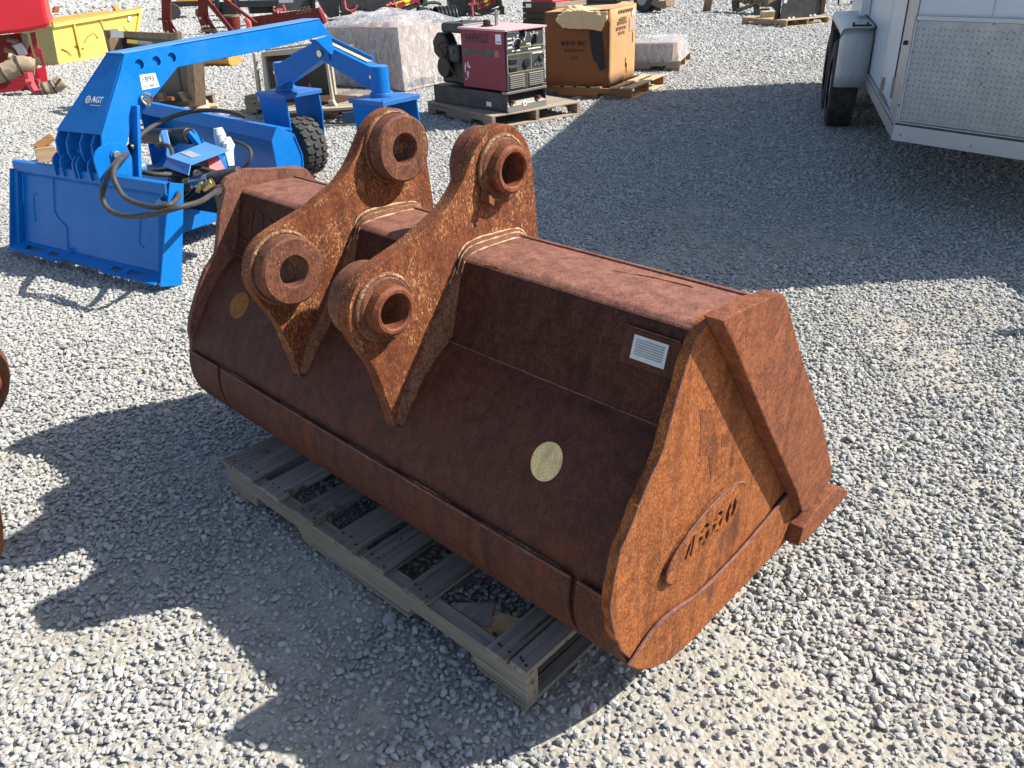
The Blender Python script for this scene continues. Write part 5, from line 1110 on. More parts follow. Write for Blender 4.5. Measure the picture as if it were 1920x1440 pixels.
    for f, zf, w_, h_ in ((.80, .86, .08, .055), (.72, .66, .16, .13)):
        p = on_side(f, zf); MB().add([p, p+d*w_, p+d*w_+V3((0, 0, h_)), p+V3((0, 0, h_))], [(0, 1, 2, 3)]).obj('side_sticker', 'tag_white' if w_ < .1 else 'cardboard_pale', rt)
    for f, zf in ((.60, .18), (.64, .10), (.86, .50)):
        p = on_side(f, zf); MB().tube([p+V3((0, 0, k*.02))+d*random.uniform(-.004, .004) for k in range(6)], .004, 5).obj('tear', 'rust_dark', rt)
build_box()

# ---------------------------------------------------------------- film-wrapped pallet loads
def film_hull(T, base, top, h0, h1, bump=.02, seed=1, crown=0.0):
    """wrapped film: loops of a rectangle from base to top, a little loose and wrinkled"""
    rd = random.Random(seed); n = 64; m_ = 12; V = []
    def rect(f, hw):   # hw = (x0,x1,y0,y1), rounded
        x0, x1, y0, y1 = hw; per = 2*((x1-x0)+(y1-y0)); s = f*per
        for a, b, l in (((x0, y0), (x1, y0), x1-x0), ((x1, y0), (x1, y1), y1-y0), ((x1, y1), (x0, y1), x1-x0), ((x0, y1), (x0, y0), y1-y0)):
            if s <= l: return Vector((a[0]+(b[0]-a[0])*s/l, a[1]+(b[1]-a[1])*s/l, 0))
            s -= l
        return Vector((x0, y0, 0))
    for j in range(m_+1):
        f = j/m_; hw = [base[k]+(top[k]-base[k])*f for k in range(4)]
        for i in range(n):
            p = rect(i/n, hw); p.z = h0+(h1-h0)*f; c = Vector(((hw[0]+hw[1])/2, (hw[2]+hw[3])/2, p.z)); d = (p-c).normalized(); p += d*rd.uniform(0, bump); V.append(p)
    F = [(j*n+i, j*n+(i+1) % n, (j+1)*n+(i+1) % n, (j+1)*n+i) for j in range(m_) for i in range(n)]
    b0 = m_*n; last = b0
    for k in range(1, 5):
        g = 1-k/4.6; c = Vector(((top[0]+top[1])/2, (top[2]+top[3])/2, h1))
        for i in range(n): p = V[b0+i]; q = c+(p-c)*g; q.z = h1+crown*math.sin(min(1, k/2.5)*math.pi/2)+rd.uniform(-.02, .02)*(1 if crown else .3); V.append(q)
        F += [(last+i, last+(i+1) % n, last+n+(i+1) % n, last+n+i) for i in range(n)]; last += n
    F.append(tuple(range(last, last+n)))
    o = MB().add(V, F).obj('stretch_film', 'stretch_film', T, smooth=True, autos=60); return o
def wrapped_big():
    near = gd(760, 172); x = R(-38); ex = Vector((math.cos(x), math.sin(x), 0)); o0 = near-ex*1.3
    pallet('tan pallet under the big film wrapped stack of cartons', (o0.x, o0.y, 0), -38, ('wood_mid_x', 'wood_mid_y', 'wood_light_end'), [(i*.145, i*.145+.12) for i in range(9)], nails=False, seed=21, L=1.3, W=1.12, bottom=((0, .095), (.6, .695), (1.205, 1.3)))
    for i, (x0, x1, y0, y1, z0, z1) in enumerate(((.02, .42, .02, .54, .12, .40), (.43, .85, .02, .54, .12, .40), (.86, 1.27, .02, .54, .12, .40), (.02, .42, .55, 1.08, .12, .40), (.43, .85, .55, 1.08, .12, .40), (.86, 1.27, .55, 1.08, .12, .40),
                                                (.03, .42, .02, .54, .401, .69), (.43, .85, .02, .54, .401, .70), (.86, 1.26, .02, .54, .401, .70), (.03, .42, .55, 1.08, .401, .69), (.43, .85, .55, 1.08, .401, .70), (.86, 1.26, .55, 1.08, .401, .66))):
        c = thing('carton', ('lower ' if z0 < .3 else 'upper ')+('front ' if y0 < .3 else 'back ')+('left' if x0 < .2 else 'middle' if x0 < .6 else 'right')+' carton inside the big film wrapped stack', 'carton', (o0.x, o0.y, 0), x, 'cartons under stretch film')
        MB().box(x0, x1, y0, y1, z0, z1).obj('carton_body', 'cardboard_pale', c, bevel=.006); MB().box(x0+.002, x1-.002, (y0+y1)/2-.025, (y0+y1)/2+.025, z1, z1+.001).obj('carton_tape', 'cardboard_light', c)
    T = thing('stretch_film_wrap', 'loose shiny clear film wrapped round the big stack of cartons', 'plastic wrap', (o0.x, o0.y, 0), x)
    film_hull(T, (-.03, 1.33, -.03, 1.14), (.02, 1.285, .0, 1.10), .02, .71, .022, 4, .11)
    cover = MB()
    for i, (xa, ya, xb, yb, za) in enumerate(((.1, .2, .9, .3, .80), (.3, .6, 1.1, .7, .82), (.5, .15, .7, .95, .84))):
        c_ = MB(); c_.tube(spline([(xa, ya, za-.1), ((xa+xb)/2, (ya+yb)/2, za), (xb, yb, za-.1)], 5), .035, 8, jit=.4); c_.obj('film_fold', 'stretch_film', T)
wrapped_big()
def wrapped_small():
    near = gd(1274, 133); x = R(-20); ex = Vector((math.cos(x), math.sin(x), 0)); o0 = near-ex*1.219
    pallet('grey pallet under the low film wrapped load beyond the cardboard box', (o0.x, o0.y, 0), -20, ('wood_grey_x', 'wood_mid_y', 'wood_light_end'), full, nails=False, seed=33)
    for i, (x0, x1) in enumerate(((.10, .60), (.61, 1.12))):
        c = thing('carton', ('left' if i == 0 else 'right')+' low flat carton inside the small film wrapped load', 'carton', (o0.x, o0.y, 0), x, 'cartons in the low wrapped load')
        MB().box(x0, x1, .03, .95, .122, .31+.01*i).obj('carton_body', 'cardboard_pale', c, bevel=.006)
    T = thing('stretch_film_wrap', 'clear film stretched over the low load beyond the cardboard box', 'plastic wrap', (o0.x, o0.y, 0), x)
    film_hull(T, (.04, 1.20, -.01, 1.0), (.08, 1.16, .01, .98), .105, .335, .015, 7, .01)
wrapped_small()

# ---------------------------------------------------------------- two old loader buckets standing on pallets behind the blue machine
def planks(F_, name, label, boards, mat, group=None, cat='plank'):
    pass
def loader_bucket_black():
    F_ = Fr('loader_bucket', 'black open loader bucket with dirty tan edges standing up behind the blue boom', 'loader bucket', gd(208, 178, .12), gd(362, 203, .12), 'loader buckets stood on end', z=.12); T = F_.T
    W = F_.L; H = max(.5, F_.on(330, 70)[1]); Hl = F_.on(194, 62)[1]
    F_.poly([(196, 57), (262, 60), (329, 63), (328, 75), (262, 71), (200, 67)], 'cutting_edge', 'tan_rust', v=-.002, th=.03, bev=.003); F_.poly([(325, 60), (331, 60), (333, 80), (328, 80)], 'corner_post', 'tan_rust', v=-.006, th=.05)
    F_.poly([(193, 56), (199, 57), (212, 113), (207, 115)], 'side_plate', 'tan_rust', v=-.01, th=.14, bev=.003)
    F_.poly([(348, 80), (360, 80), (367, 199), (354, 203)], 'side_plate', 'tan_rust', v=-.01, th=.12, bev=.003)['label'] = 'broad brown right side plate'
    F_.poly([(199, 62), (329, 66), (350, 84), (356, 196), (240, 206), (226, 150)], 'back_plate', 'black_paint', v=.15, th=.02)  # black bucket plate set shallow; its black also stands for the deep inside's shade
    F_.poly([(285, 192), (356, 192), (356, 200), (287, 202)], 'bottom_plate', 'black_paint', v=.02, th=.14)
    F_.poly([(238, 75), (285, 79), (284, 85), (238, 81)], 'warning_label', 'tag_grey', v=.02, th=.012); F_.poly([(238, 74), (257, 76), (257, 82), (238, 80)], 'warning_label', 'yellow_clean', v=.012, th=.006)
    F_.poly([(207, 57), (231, 58), (232, 71), (208, 70)], 'white_lot_tag', 'tag_white', v=-.006, th=.003)
    for pts in ([(292, 174), (302, 173), (308, 189), (298, 191)], [(332, 174), (341, 174), (353, 189), (344, 191)]): F_.poly(pts, 'hook_lug', 'tan_rust', v=-.06, th=.05, bev=.004)
    F_.bar([(302, 182), (331, 184)], .022, 'hook_bar', 'rust_side', v=-.04); F_.poly([(331, 128), (337, 128), (346, 178), (341, 178)], 'inner_rib', 'tan_rust', v=.15, th=.02)
    pallet('broken grey pallet under the black loader bucket', (F_.A.x-.25, F_.A.y-.12, 0), math.degrees(F_.a)-3, ('wood_grey_x', 'wood_mid_y', 'wood_light_end'), full, nails=False, seed=41)
loader_bucket_black()
def broken_boards():
    for i, (pts, z, mat, lab) in enumerate((([(366, 195), (390, 187), (393, 199), (368, 206)], .10, 'wood_cream', 'pale broken board end beside the black loader bucket'), ([(389, 193), (406, 193), (407, 198), (390, 199)], .09, 'wood_new_y', 'thin tan stick poking out beside the black loader bucket'),
                                       ([(366, 183), (384, 184), (378, 194), (367, 193)], .09, 'wood_grey_y', 'dark grey splintered board end behind the hose loop'), ([(388, 199), (404, 201), (404, 207), (390, 206)], .05, 'wood_new_y', 'short orange tan wood block at the hose loop'))):
        P_ = [gd(px, py, z) for px, py in pts]; c = P_[0].copy(); T = thing('broken_board', lab, 'wood piece', (c.x, c.y, 0))
        V = [p-Vector((c.x, c.y, 0))-Vector((0, 0, z)) for p in P_]+[p-Vector((c.x, c.y, 0)) for p in P_]
        MB().hexa(V).obj('board_piece', mat, T, bevel=.004)
broken_boards()
def tan_block():
    c = gd(105, 300); T = thing('wood_block', 'tan wood blocks leaning behind the blue mounting plate', 'wood piece', (c.x, c.y, 0), R(30))
    MB().box(-.14, .02, -.05, .05, 0, .12).obj('block', 'wood_new_x', T, bevel=.004); MB().beam((-.12, .0, .12), (.03, .02, .19), .05, .06).obj('block', 'wood_orange_x', T, bevel=.004)
tan_block()
def loader_bucket_cream():
    F_ = Fr('loader_bucket', 'dark open loader bucket with chipped cream edges standing under the blue swivel arms', 'loader bucket', gd(493, 190, .15), gd(622, 196, .15), 'loader buckets stood on end', z=.15); T = F_.T
    C_ = 'wood_cream'
    for pts, v in (([(473, 100), (478, 100), (489, 190), (483, 190)], .02), ([(489, 98), (494, 98), (507, 190), (499, 190)], 0.), ([(609, 112), (613, 112), (625, 190), (620, 190)], 0.), ([(616, 113), (620, 113), (629, 178), (625, 178)], .03)):
        F_.poly(pts, 'edge_bar', 'cream_edge', v=v, th=.03, bev=.003)
    F_.poly([(494, 97), (612, 84), (612, 97), (495, 106)], 'top_edge', 'cream_edge', v=-.004, th=.03, bev=.003); F_.poly([(497, 93), (604, 78), (604, 83), (497, 96)], 'top_edge', 'cream_edge', v=.08, th=.03, bev=.003)
    F_.poly([(494, 100), (614, 90), (624, 192), (505, 190)], 'back_plate', 'charcoal_paint', v=.42, th=.01); F_.poly([(500, 105), (612, 98), (613, 110), (501, 116)], 'rust_band', 'rust_dark', v=.12, th=.02)
    a0, zt = F_.on(494, 100); a1, zt1 = F_.on(613, 92)
    MB().hexa([(a0, .03, zt-.02), (a1, .03, zt1-.02), (a1, .42, zt1-.02), (a0, .42, zt-.02), (a0, .03, zt), (a1, .03, zt1), (a1, .42, zt1), (a0, .42, zt)]).obj('top_plate', 'tan_rust', T)
    a0, _ = F_.on(503, 190); a1, _ = F_.on(622, 190); MB().box(a0, a1, .03, .42, 0, .02).obj('bottom_plate', 'rust_dark', T)
    F_.bar([(574, 138), (594, 192), (597, 198)], .011, 'brace_rod', 'rust_top', v=-.02); F_.bar([(590, 197), (611, 194)], .018, 'hook_bar', 'rust_top', v=-.03)
    F_.poly([(614, 189), (623, 188), (630, 200), (619, 203)], 'hook_lug', 'cream_edge', v=-.05, th=.04, bev=.003); F_.poly([(509, 186), (519, 184), (519, 194), (510, 195)], 'hook_lug', 'cream_edge', v=-.05, th=.04, bev=.003)
    o = F_.A; yaw = math.degrees(F_.a)
    c = gd(465, 214)
    pallet('stack of weathered grey planks and pallet left of the near caster', (c.x-.02, c.y+.02, 0), yaw, ('wood_grey_x', 'wood_grey_y', 'wood_light_end'), full, nails=False, seed=51)
    for k in range(3): 
        T2 = thing('plank', ('bottom', 'middle', 'topmost')[k]+' grey weathered plank of the stack by the near caster', 'plank', (c.x, c.y, .123+.024*k), R(yaw+2*k), 'grey planks stacked by the caster'); MB().box(-.02+.01*k, .55, .0, .11, 0, .022).obj('plank_board', 'wood_grey_x', T2, bevel=.002)
    c2 = gd(597, 239); ex = Vector((math.cos(F_.a), math.sin(F_.a), 0))
    T3 = thing('pallet', 'worn pallet with a dark blue end block behind the far caster', 'pallet', (c2.x, c2.y, 0), math.atan2(*( (gd(677, 234)-c2).yx)), 'wooden pallets in the yard')
    Lp = (gd(677, 234)-c2).length
    MB().box(-.5, Lp, -.0, .09, 0, .018).obj('bottom_board', 'wood_grey_x', T3, bevel=.002); MB().box(-.5, Lp, .9, .99, 0, .018).obj('bottom_board', 'wood_grey_x', T3, bevel=.002)
    bl = MB().box(Lp-.17, Lp, .0, .14, .0185, .125).obj('corner_block', 'wood_blue_y', T3, bevel=.004); bl['label'] = 'dark blue painted end block'
    MB().box(Lp-.17, Lp, .85, .99, .0185, .125).obj('corner_block', 'wood_blue_y', T3, bevel=.004); MB().box(-.5, -.36, .0, .14, .0185, .125).obj('corner_block', 'wood_blue_y', T3, bevel=.004); MB().box(-.5, Lp, .02, .12, .126, .146).obj('deck_board', 'wood_dark_x', T3, bevel=.002)
    for k in range(7): MB().box(-.5, Lp+random.uniform(-.06, .02), .16+k*.12, .26+k*.12, .126, .146).obj('deck_board', 'wood_cream_x', T3, bevel=.002)
wood('wood_cream_x', (.30, .26, .18), (.46, .40, .29), (.34, .28, .2), 0); wood('wood_cream_y', (.44, .38, .25), (.62, .56, .42), (.36, .24, .13), 1)
paint('cream_edge', (.46, .43, .32), .65, 0, .15, (.30, .18, .10), .5, 9, .1, chips=(.13, .065, .035), chip_t=.6)
loader_bucket_cream()
# ---------------------------------------------------------------- machines and loads at the back of the yard
paint('red_far', (.42, .03, .03), .45, 0, .15, None, 0, 4, .04)
def red_machine():
    F_ = Fr('red_machine', 'bright red machine hood with tan wrapped hoses cut off by the left edge', 'machine', gd(-80, 184), gd(88, 168)); T = F_.T
    F_.poly([(-90, -60), (70, -60), (82, 0), (88, 30), (95, 45), (86, 53), (60, 58), (30, 62), (0, 65), (-90, 74)], 'hood', 'machine_red', v=-.20, th=1.2, bev=.05)
    F_.poly([(-90, 75), (40, 62), (50, 70), (58, 90), (70, 130), (80, 166), (0, 174), (-90, 182)], 'back_panel', 'deep_red', v=.42, th=.05)
    F_.poly([(56, 62), (66, 60), (71, 90), (77, 92), (85, 126), (80, 128), (74, 108), (68, 106), (62, 90)], 'corner_post', 'deep_red', v=.0, th=.08)
    F_.poly([(68, 130), (85, 124), (90, 155), (80, 160)], 'foot_plate', 'machine_red', v=-.05, th=.08); F_.poly([(-90, 160), (0, 152), (70, 150), (80, 166), (0, 174), (-90, 182)], 'base_skirt', 'deep_red', v=.10, th=.3)
    for pts in ([(20, 85), (35, 95), (42, 115)], [(10, 75), (25, 80), (38, 100)], [(5, 95), (18, 100), (30, 118)], [(42, 66), (46, 82), (40, 100)]): F_.bar(pts, .045, 'engine_pipe', 'canvas_tan' if pts[0][0] % 2 else 'dull_metal', v=.25)
    F_.bar([(30, 85), (38, 98), (42, 106)], .06, 'white_canister', 'white_plastic', v=.2)
    def wrap(pts, r_, v, name='wrapped_hose'):
        P_ = [Vector((a, v, b)) for a, b in (F_.on(*p) for p in pts)]; mb = MB(); mb.tube(spline(P_, 5), r_, 12, jit=.10); o = mb.obj(name, 'canvas_tan', T, smooth=True)
        for k in range(2, len(P_)*5-6, 6):
            q = spline(P_, 5); d = (q[k+1]-q[k]).normalized(); MB().ring(q[k]-d*.012, q[k]+d*.012, r_*1.10, r_*.9, 18).obj('tie_strap', 'hose_rubber', o)
        return o
    wrap([(-40, 146), (-5, 136), (20, 128), (45, 118), (68, 122)], .115, -.32); wrap([(18, 104), (40, 112), (60, 116)], .06, -.25); wrap([(82, 160), (95, 157), (108, 152), (120, 144)], .085, -.55)
    F_.bar([(56, 130), (60, 148), (66, 160), (74, 168), (86, 165)], .055, 'red_elbow_pipe', 'pink_red', v=-.42)
    F_.bar([(54, 146), (63, 144)], .03, 'pipe_collar', 'pink_red', v=-.5)
    F_.bar([(108, 150), (112, 143), (117, 138)], .015, 'loose_strap', 'hose_rubber', v=-.68); F_.bar([(-40, 184), (30, 178), (66, 172)], .02, 'grey_hose', 'canvas_tan', v=-.35)
red_machine()
def yellow_bin():
    A = gd(111.6, 122); F_ = Fr('yellow_bin', 'battered yellow steel bin with rust stained rim and ribs on the gravel', 'steel bin', A, gd(193, 107)); T = F_.T; V3 = Vector
    lean = -.10
    def fp(px, py, v=0): a, b = F_.on(px, py, v); return V3((a, v, b))
    TL, TR, BR, BL = fp(96.5, 47, -.05), fp(262, 19.5, -.05), fp(250, 96, .02), V3((0, .02, .0)); BR.z = 0.0
    D1 = V3((-.08, .62, 0)); D2 = V3((-.12, .70, 0))
    def slab(P_, t_, nm, mat, **k): 
        P_ = [V3(p) for p in P_]; return MB().hexa(P_+[p+V3(t_) for p in P_]).obj(nm, mat, T, **k)
    slab([BL, BR, TR, TL], (0, .012, 0), 'front_wall', 'yellow_steel', bevel=.003)
    LB2 = BL+D1+V3((.02, 0, .0)); LT2 = TL+D2+V3((0, 0, .02)); RT2 = TR+V3((-.2, .62, .0)); RB2 = BR+D1
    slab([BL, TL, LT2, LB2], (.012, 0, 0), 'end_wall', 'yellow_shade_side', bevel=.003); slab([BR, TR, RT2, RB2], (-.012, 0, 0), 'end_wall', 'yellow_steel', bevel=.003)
    slab([LB2, RB2, RT2, LT2], (0, .012, 0), 'back_wall', 'orange_rust_yellow', bevel=.003); slab([BL, BR, RB2, LB2], (0, 0, .012), 'floor_plate', 'orange_rust_yellow')
    def strip(a, b, w, d, nm='rim', mat='yellow_steel'): MB().beam(a, b, d, w).obj(nm, mat, T, bevel=.004)
    strip(TL+V3((0, -.02, -.01)), TR+V3((0, -.02, -.01)), .06, .05); strip(TL+V3((0, .01, .03)), TR+V3((0, .01, .03)), .05, .10, 'rusty_rim', 'orange_rust_yellow'); strip(LT2, RT2, .07, .05, 'rusty_rim', 'orange_rust_yellow'); strip(TL, LT2, .05, .05)
    strip(TR+V3((-.02, -.03, 0)), BR+V3((0, -.03, .02)), .06, .04, 'rib'); strip(BL+V3((.0, -.01, .03)), BR+V3((0, -.01, .03)), .05, .03)
    for a, b in (((137, 44), (152, 105)), ((188, 37), (198, 62))): strip(fp(*a, v=-.05), fp(*b, v=-.01), .07, .035, 'rib')
    F_.poly([(240, 31), (246, 31), (246, 39), (240, 39)], 'paper_label', 'tag_white', v=-.06, th=.003)
    for pts in ([(101, 24), (104, 12), (112, 12), (110, 24)],): F_.poly(pts, 'lifting_hook', 'rust_side', v=.55, th=.05)
    F_.poly([(211, 10), (217, 10), (228, 18), (225, 21), (218, 20)], 'lifting_hook', 'orange_rust_yellow', v=.4, th=.05)
    for pts in ([(120, 60), (128, 66), (134, 62)], [(158, 80), (165, 68), (176, 62), (184, 72)], [(115, 92), (126, 96), (134, 104)], [(228, 40), (232, 52), (240, 60)], [(166, 50), (172, 56), (170, 62)], [(140, 86), (150, 92), (158, 90)]):
        mb = MB(); mb.tube([fp(px, py, -.012-.02*(1-py/120)) for px, py in pts], .008, 5); mb.obj('scrape_mark', 'rust_side', T)
yellow_bin()
def grapple():
    F_ = Fr('root_grapple', 'dark red root grapple with curved tines and a long blade panel behind the blue boom', 'grapple', gd(305, 68), gd(470, 62)); T = F_.T
    def tine(pts, v): F_.poly(pts, 'tine', 'red_rust', v=v, th=.05, bev=.004)
    for dx, v in ((0, 0),): 
        tine([(302, -12), (321, -12), (319, 8), (320, 38), (325, 52), (318, 62), (306, 60), (303, 40)], .0)
        tine([(371, -12), (386, -12), (388, 12), (390, 34), (396, 48), (388, 60), (378, 55), (371, 35)], .0)
    for pts in ([(305, 37), (311, 38), (328, 62), (343, 74), (330, 76), (321, 63), (306, 63)], [(316, 38), (320, 40), (340, 72), (336, 74)], [(372, 30), (380, 30), (398, 62), (392, 68), (378, 56)], [(386, 30), (392, 34), (408, 60), (403, 66), (396, 58)]):
        F_.poly(pts, 'foot_plate', 'red_rust', v=-.08, th=.02, bev=.003)
    for px, py in ((308, 60), (315, 60), (380, 50), (385, 49), (391, 49), (375, 34)):
        a, b = F_.on(px, py, -.1); MB().cyl((a, -.085, b), (a, -.10, b), .028, 8).obj('foot_bolt', 'zinc', T)
    for a, b, w in (((376, -6), (432, 60), 9), ((408, -6), (474, 42), 9)): F_.poly([(a[0], a[1]), (a[0]+w+1, a[1]), (b[0]+w-2, b[1]), (b[0], b[1])], 'brace_bar', 'red_rust', v=-.02, th=.08, bev=.004)
    F_.poly([(464, 44), (468, 32), (600, 14), (606, 20), (612, 40), (606, 46), (590, 40), (470, 56)], 'blade_panel', 'red_rust', v=.35, th=.04, bev=.004)
    F_.poly([(596, 16), (600, 15), (612, 36), (612, 44), (608, 43)], 'panel_end', 'pink_red', v=.28, th=.05); F_.text('spray_number', '3508', 555, 27, .20, 'tan_rust', v=.342, slope=.10, bold=.004)
    for px, py in ((472, 36), (535, 28)): a, b = F_.on(px, py, .33); MB().cyl((a, .348, b), (a, .32, b), .05, 12).obj('pivot_boss', 'red_rust', T, smooth=True)
    F_.poly([(355, 68), (420, 60), (420, 66), (355, 73)], 'base_rail', 'red_rust', v=.0, th=.06); 
    a, b = F_.on(418, 33, .5); a2, b2 = F_.on(450, 62, .5); mb = MB(); mb.cyl(((a+a2)/2, .6, max(0, b2)), ((a+a2)/2, .6, b), (a2-a)*.42, 24, (a2-a)*.52); mb.obj('drum', 'red_rust', T, smooth=True); MB().ring(((a+a2)/2, .6, b), ((a+a2)/2, .6, b+.05), (a2-a)*.54, (a2-a)*.40, 24).obj('drum_rim', 'tan_rust', T)
    F_.bar([(450, 36), (456, 44), (458, 56)], .07, 'hydraulic_lump', 'pink_red', v=.3)
    for k in range(4): F_.bar([(376+4*k, 60+random.uniform(-2, 2)), (388+4*k, 54), (402+3*k, 58+random.uniform(-3, 3))], .012, 'loose_wire', 'tan_rust', v=-.12)
grapple()
def far_trailer():
    F_ = Fr('flatbed_trailer', 'yellow and black flatbed trailer far behind the red grapple', 'trailer', gd(318, 38), gd(410, 32)); T = F_.T
    F_.poly([(318, 3), (402, 1), (402, 10), (318, 14)], 'frame_rail', 'black_paint', v=.0, th=.12); F_.poly([(330, -14), (372, -14), (372, 2), (332, 3)], 'yellow_body', 'yellow_machine', v=.2, th=1.2); F_.poly([(418, -14), (440, -14), (440, 6), (424, 8)], 'yellow_body', 'yellow_machine', v=.2, th=.6)
    for px, py, r_ in ((324, 25, .24), (371, 8, .14)):
        a, b = F_.on(px, py, -.1); b = max(b, r_); MB().cyl((a, -.15, r_), (a, .12, r_), r_, 24).obj('tire', 'black_rubber', T, smooth=True, bevel=.02)
    F_.bar([(337, 14), (337, 24)], .02, 'orange_strap', 'yellow_machine')
far_trailer()
def black_unit(idx, label, x0, x1, base_l, base_r, hull, plate_, hooks, feet):
    F_ = Fr('skid_attachment', label, 'attachment', gd(*base_l), gd(*base_r), 'black attachments lined up at the back'); T = F_.T
    for k_, pts in enumerate(hull): F_.poly(pts, 'hull_plate', 'black_paint' if k_ % 2 == 0 else 'charcoal_paint', v=.10*k_, th=.5-.1*k_, bev=.006)
    if plate_:
        p0 = F_.poly(plate_, 'yellow_plate', 'yellow_clean', v=-.06, th=.03, bev=.003)
        (ax, ay), (bx, by) = plate_[0], plate_[1]; cx, cy = plate_[3][0]-ax, plate_[3][1]-ay
        for f in (.16, .30, .72, .88):
            px, py = ax+(bx-ax)*f+cx*.5, ay+(by-ay)*f+cy*.5; a, b = F_.on(px, py, -.065); MB().cyl((a, -.06, b), (a, -.085, b), .072, 20).obj('red_reflector', 'disc_red', p0, smooth=True)
        for f in (.45, .52, .59): px, py = ax+(bx-ax)*f+cx*.5, ay+(by-ay)*f+cy*.5; a, b = F_.on(px, py, -.065); MB().cyl((a, -.06, b), (a, -.07, b), .018, 8).obj('bolt_head', 'black_paint', p0)
    for pts in hooks: F_.bar(pts, .024, 'red_lever', 'pink_red', v=-.25)
    for pts in feet: F_.poly(pts, 'skid_foot', 'black_paint', v=-.12, th=.16, bev=.004)
    return F_
black_unit(0, 'black attachment with yellow reflector plate and tall red lever behind the welder', 0, 0, (846, 34), (930, 29),
    [[(838, -14), (884, -14), (878, 18), (872, 34), (848, 36), (844, 20)], [(880, -10), (938, -14), (942, 8), (900, 26), (880, 20)]], [(895, 7), (928, -6), (930, 3), (897, 18)], [[(882, 4), (884, 22), (884, 41)], [(876, 7), (886, 8), (892, 3)], [(886, -6), (886, 6)]],
    [[(874, 18), (882, 16), (900, 34), (892, 38), (880, 30)], [(900, 24), (946, 12), (946, 16), (904, 30)], [(930, -4), (936, -4), (944, 14), (938, 14)], [(938, 12), (946, 12), (946, 28), (938, 28)], [(905, 29), (950, 25), (955, 28), (925, 33)]])
black_unit(1, 'black attachment with yellow reflector plate and red lever behind the big wrapped stack', 0, 0, (690, 34), (800, 24),
    [[(682, -14), (742, -14), (742, 12), (730, 22), (700, 24), (686, 16)], [(740, -14), (800, -14), (802, 6), (745, 24), (736, 18)]], [(741, 5), (785, -8), (786, 0), (744, 18)], [[(722, 4), (728, 8), (736, 6)], [(730, -6), (731, 8)], [(716, 10), (724, 7)]],
    [[(742, 22), (786, 8), (788, 12), (746, 28)], [(790, -6), (794, -6), (802, 12), (796, 12)], [(786, 12), (803, 14), (803, 26), (786, 26)], [(760, 23), (800, 23), (800, 29), (760, 29)]])
black_unit(2, 'black attachment frame with red lever between the grapple panel and the wrapped stack', 0, 0, (600, 42), (690, 36),
    [[(590, -14), (636, -14), (636, 30), (618, 34), (606, 20)], [(636, -14), (684, -14), (682, 14), (660, 24), (640, 22)]], None, [[(643, 2), (647, 16), (656, 20), (664, 16), (668, 8)], [(657, 18), (658, 26)], [(646, 10), (644, 0)]],
    [[(664, 14), (690, 14), (690, 20), (664, 20)], [(636, 24), (660, 20), (662, 26), (640, 30)]])
black_unit(3, 'black attachment with red lever and grey paper tag above the grapple panel', 0, 0, (450, 52), (560, 44),
    [[(444, 2), (520, 0), (520, 12), (446, 14)], [(520, -14), (590, -14), (590, 16), (530, 22), (520, 14)], [(466, 14), (512, 12), (512, 24), (470, 26)]], None, [[(510, 16), (513, 21), (517, 18), (528, 17)], [(523, 17), (523, 23)], [(528, 8), (533, 20)]],
    [[(440, -10), (446, -10), (452, 30), (446, 32)], [(512, 14), (520, 14), (520, 40), (512, 42)], [(584, -14), (590, -14), (592, 18), (586, 20)]])
black_unit(4, 'black upright attachment frame just right of the red grapple tine', 0, 0, (404, 40), (450, 38),
    [[(410, 4), (438, 2), (440, 28), (414, 30)]], None, [], [[(400, -12), (406, -12), (412, 30), (405, 32)], [(430, -12), (436, -12), (448, 28), (441, 30)]])
def tag_sheet():
    p = at(536, 0, 21.0); T = thing('paper_sheet', 'pale paper sheet on the black attachment at the top edge', 'paper', (p.x, p.y, p.z)); MB().box(-.17, .17, -.004, 0, -.06, .25).obj('sheet', 'tag_white', T)
tag_sheet()
def drain_pipe():
    c = gd(828, 58); T = thing('drain_pipe', 'black ribbed plastic pipe coil lying behind the wrapped stack', 'pipe', (c.x, c.y, 0), R(20))
    for k, (x, y, r_) in enumerate(((0, 0, .23), (-.28, .25, .21))):
        mb = MB(); V = []; n = 24; m_ = 22
        prof = [(i*.02, r_*(1.0+.05*(1 if i % 4 < 2 else -1))) for i in range(m_)]
        Fc = []
        for i in range(n):
            a = 2*math.pi*i/n; V += [(x+l-.1, y+rr*math.cos(a), r_+.01+rr*math.sin(a)) for l, rr in prof]
        Fc = [(i*m_+j, ((i+1) % n)*m_+j, ((i+1) % n)*m_+j+1, i*m_+j+1) for i in range(n) for j in range(m_-1)]
        o = mb.add(V, Fc).obj('pipe_section', 'black_paint', T, smooth=True); s = o.modifiers.new('wall', 'SOLIDIFY'); s.thickness = .012
    MB().tube([Vector((-.2+.2*math.cos(a), -.1, .50+.06*math.sin(a))) for a in np.linspace(0, 3.14, 8)], .03, 8).obj('pipe_end', 'black_rubber', T, smooth=True)
drain_pipe()
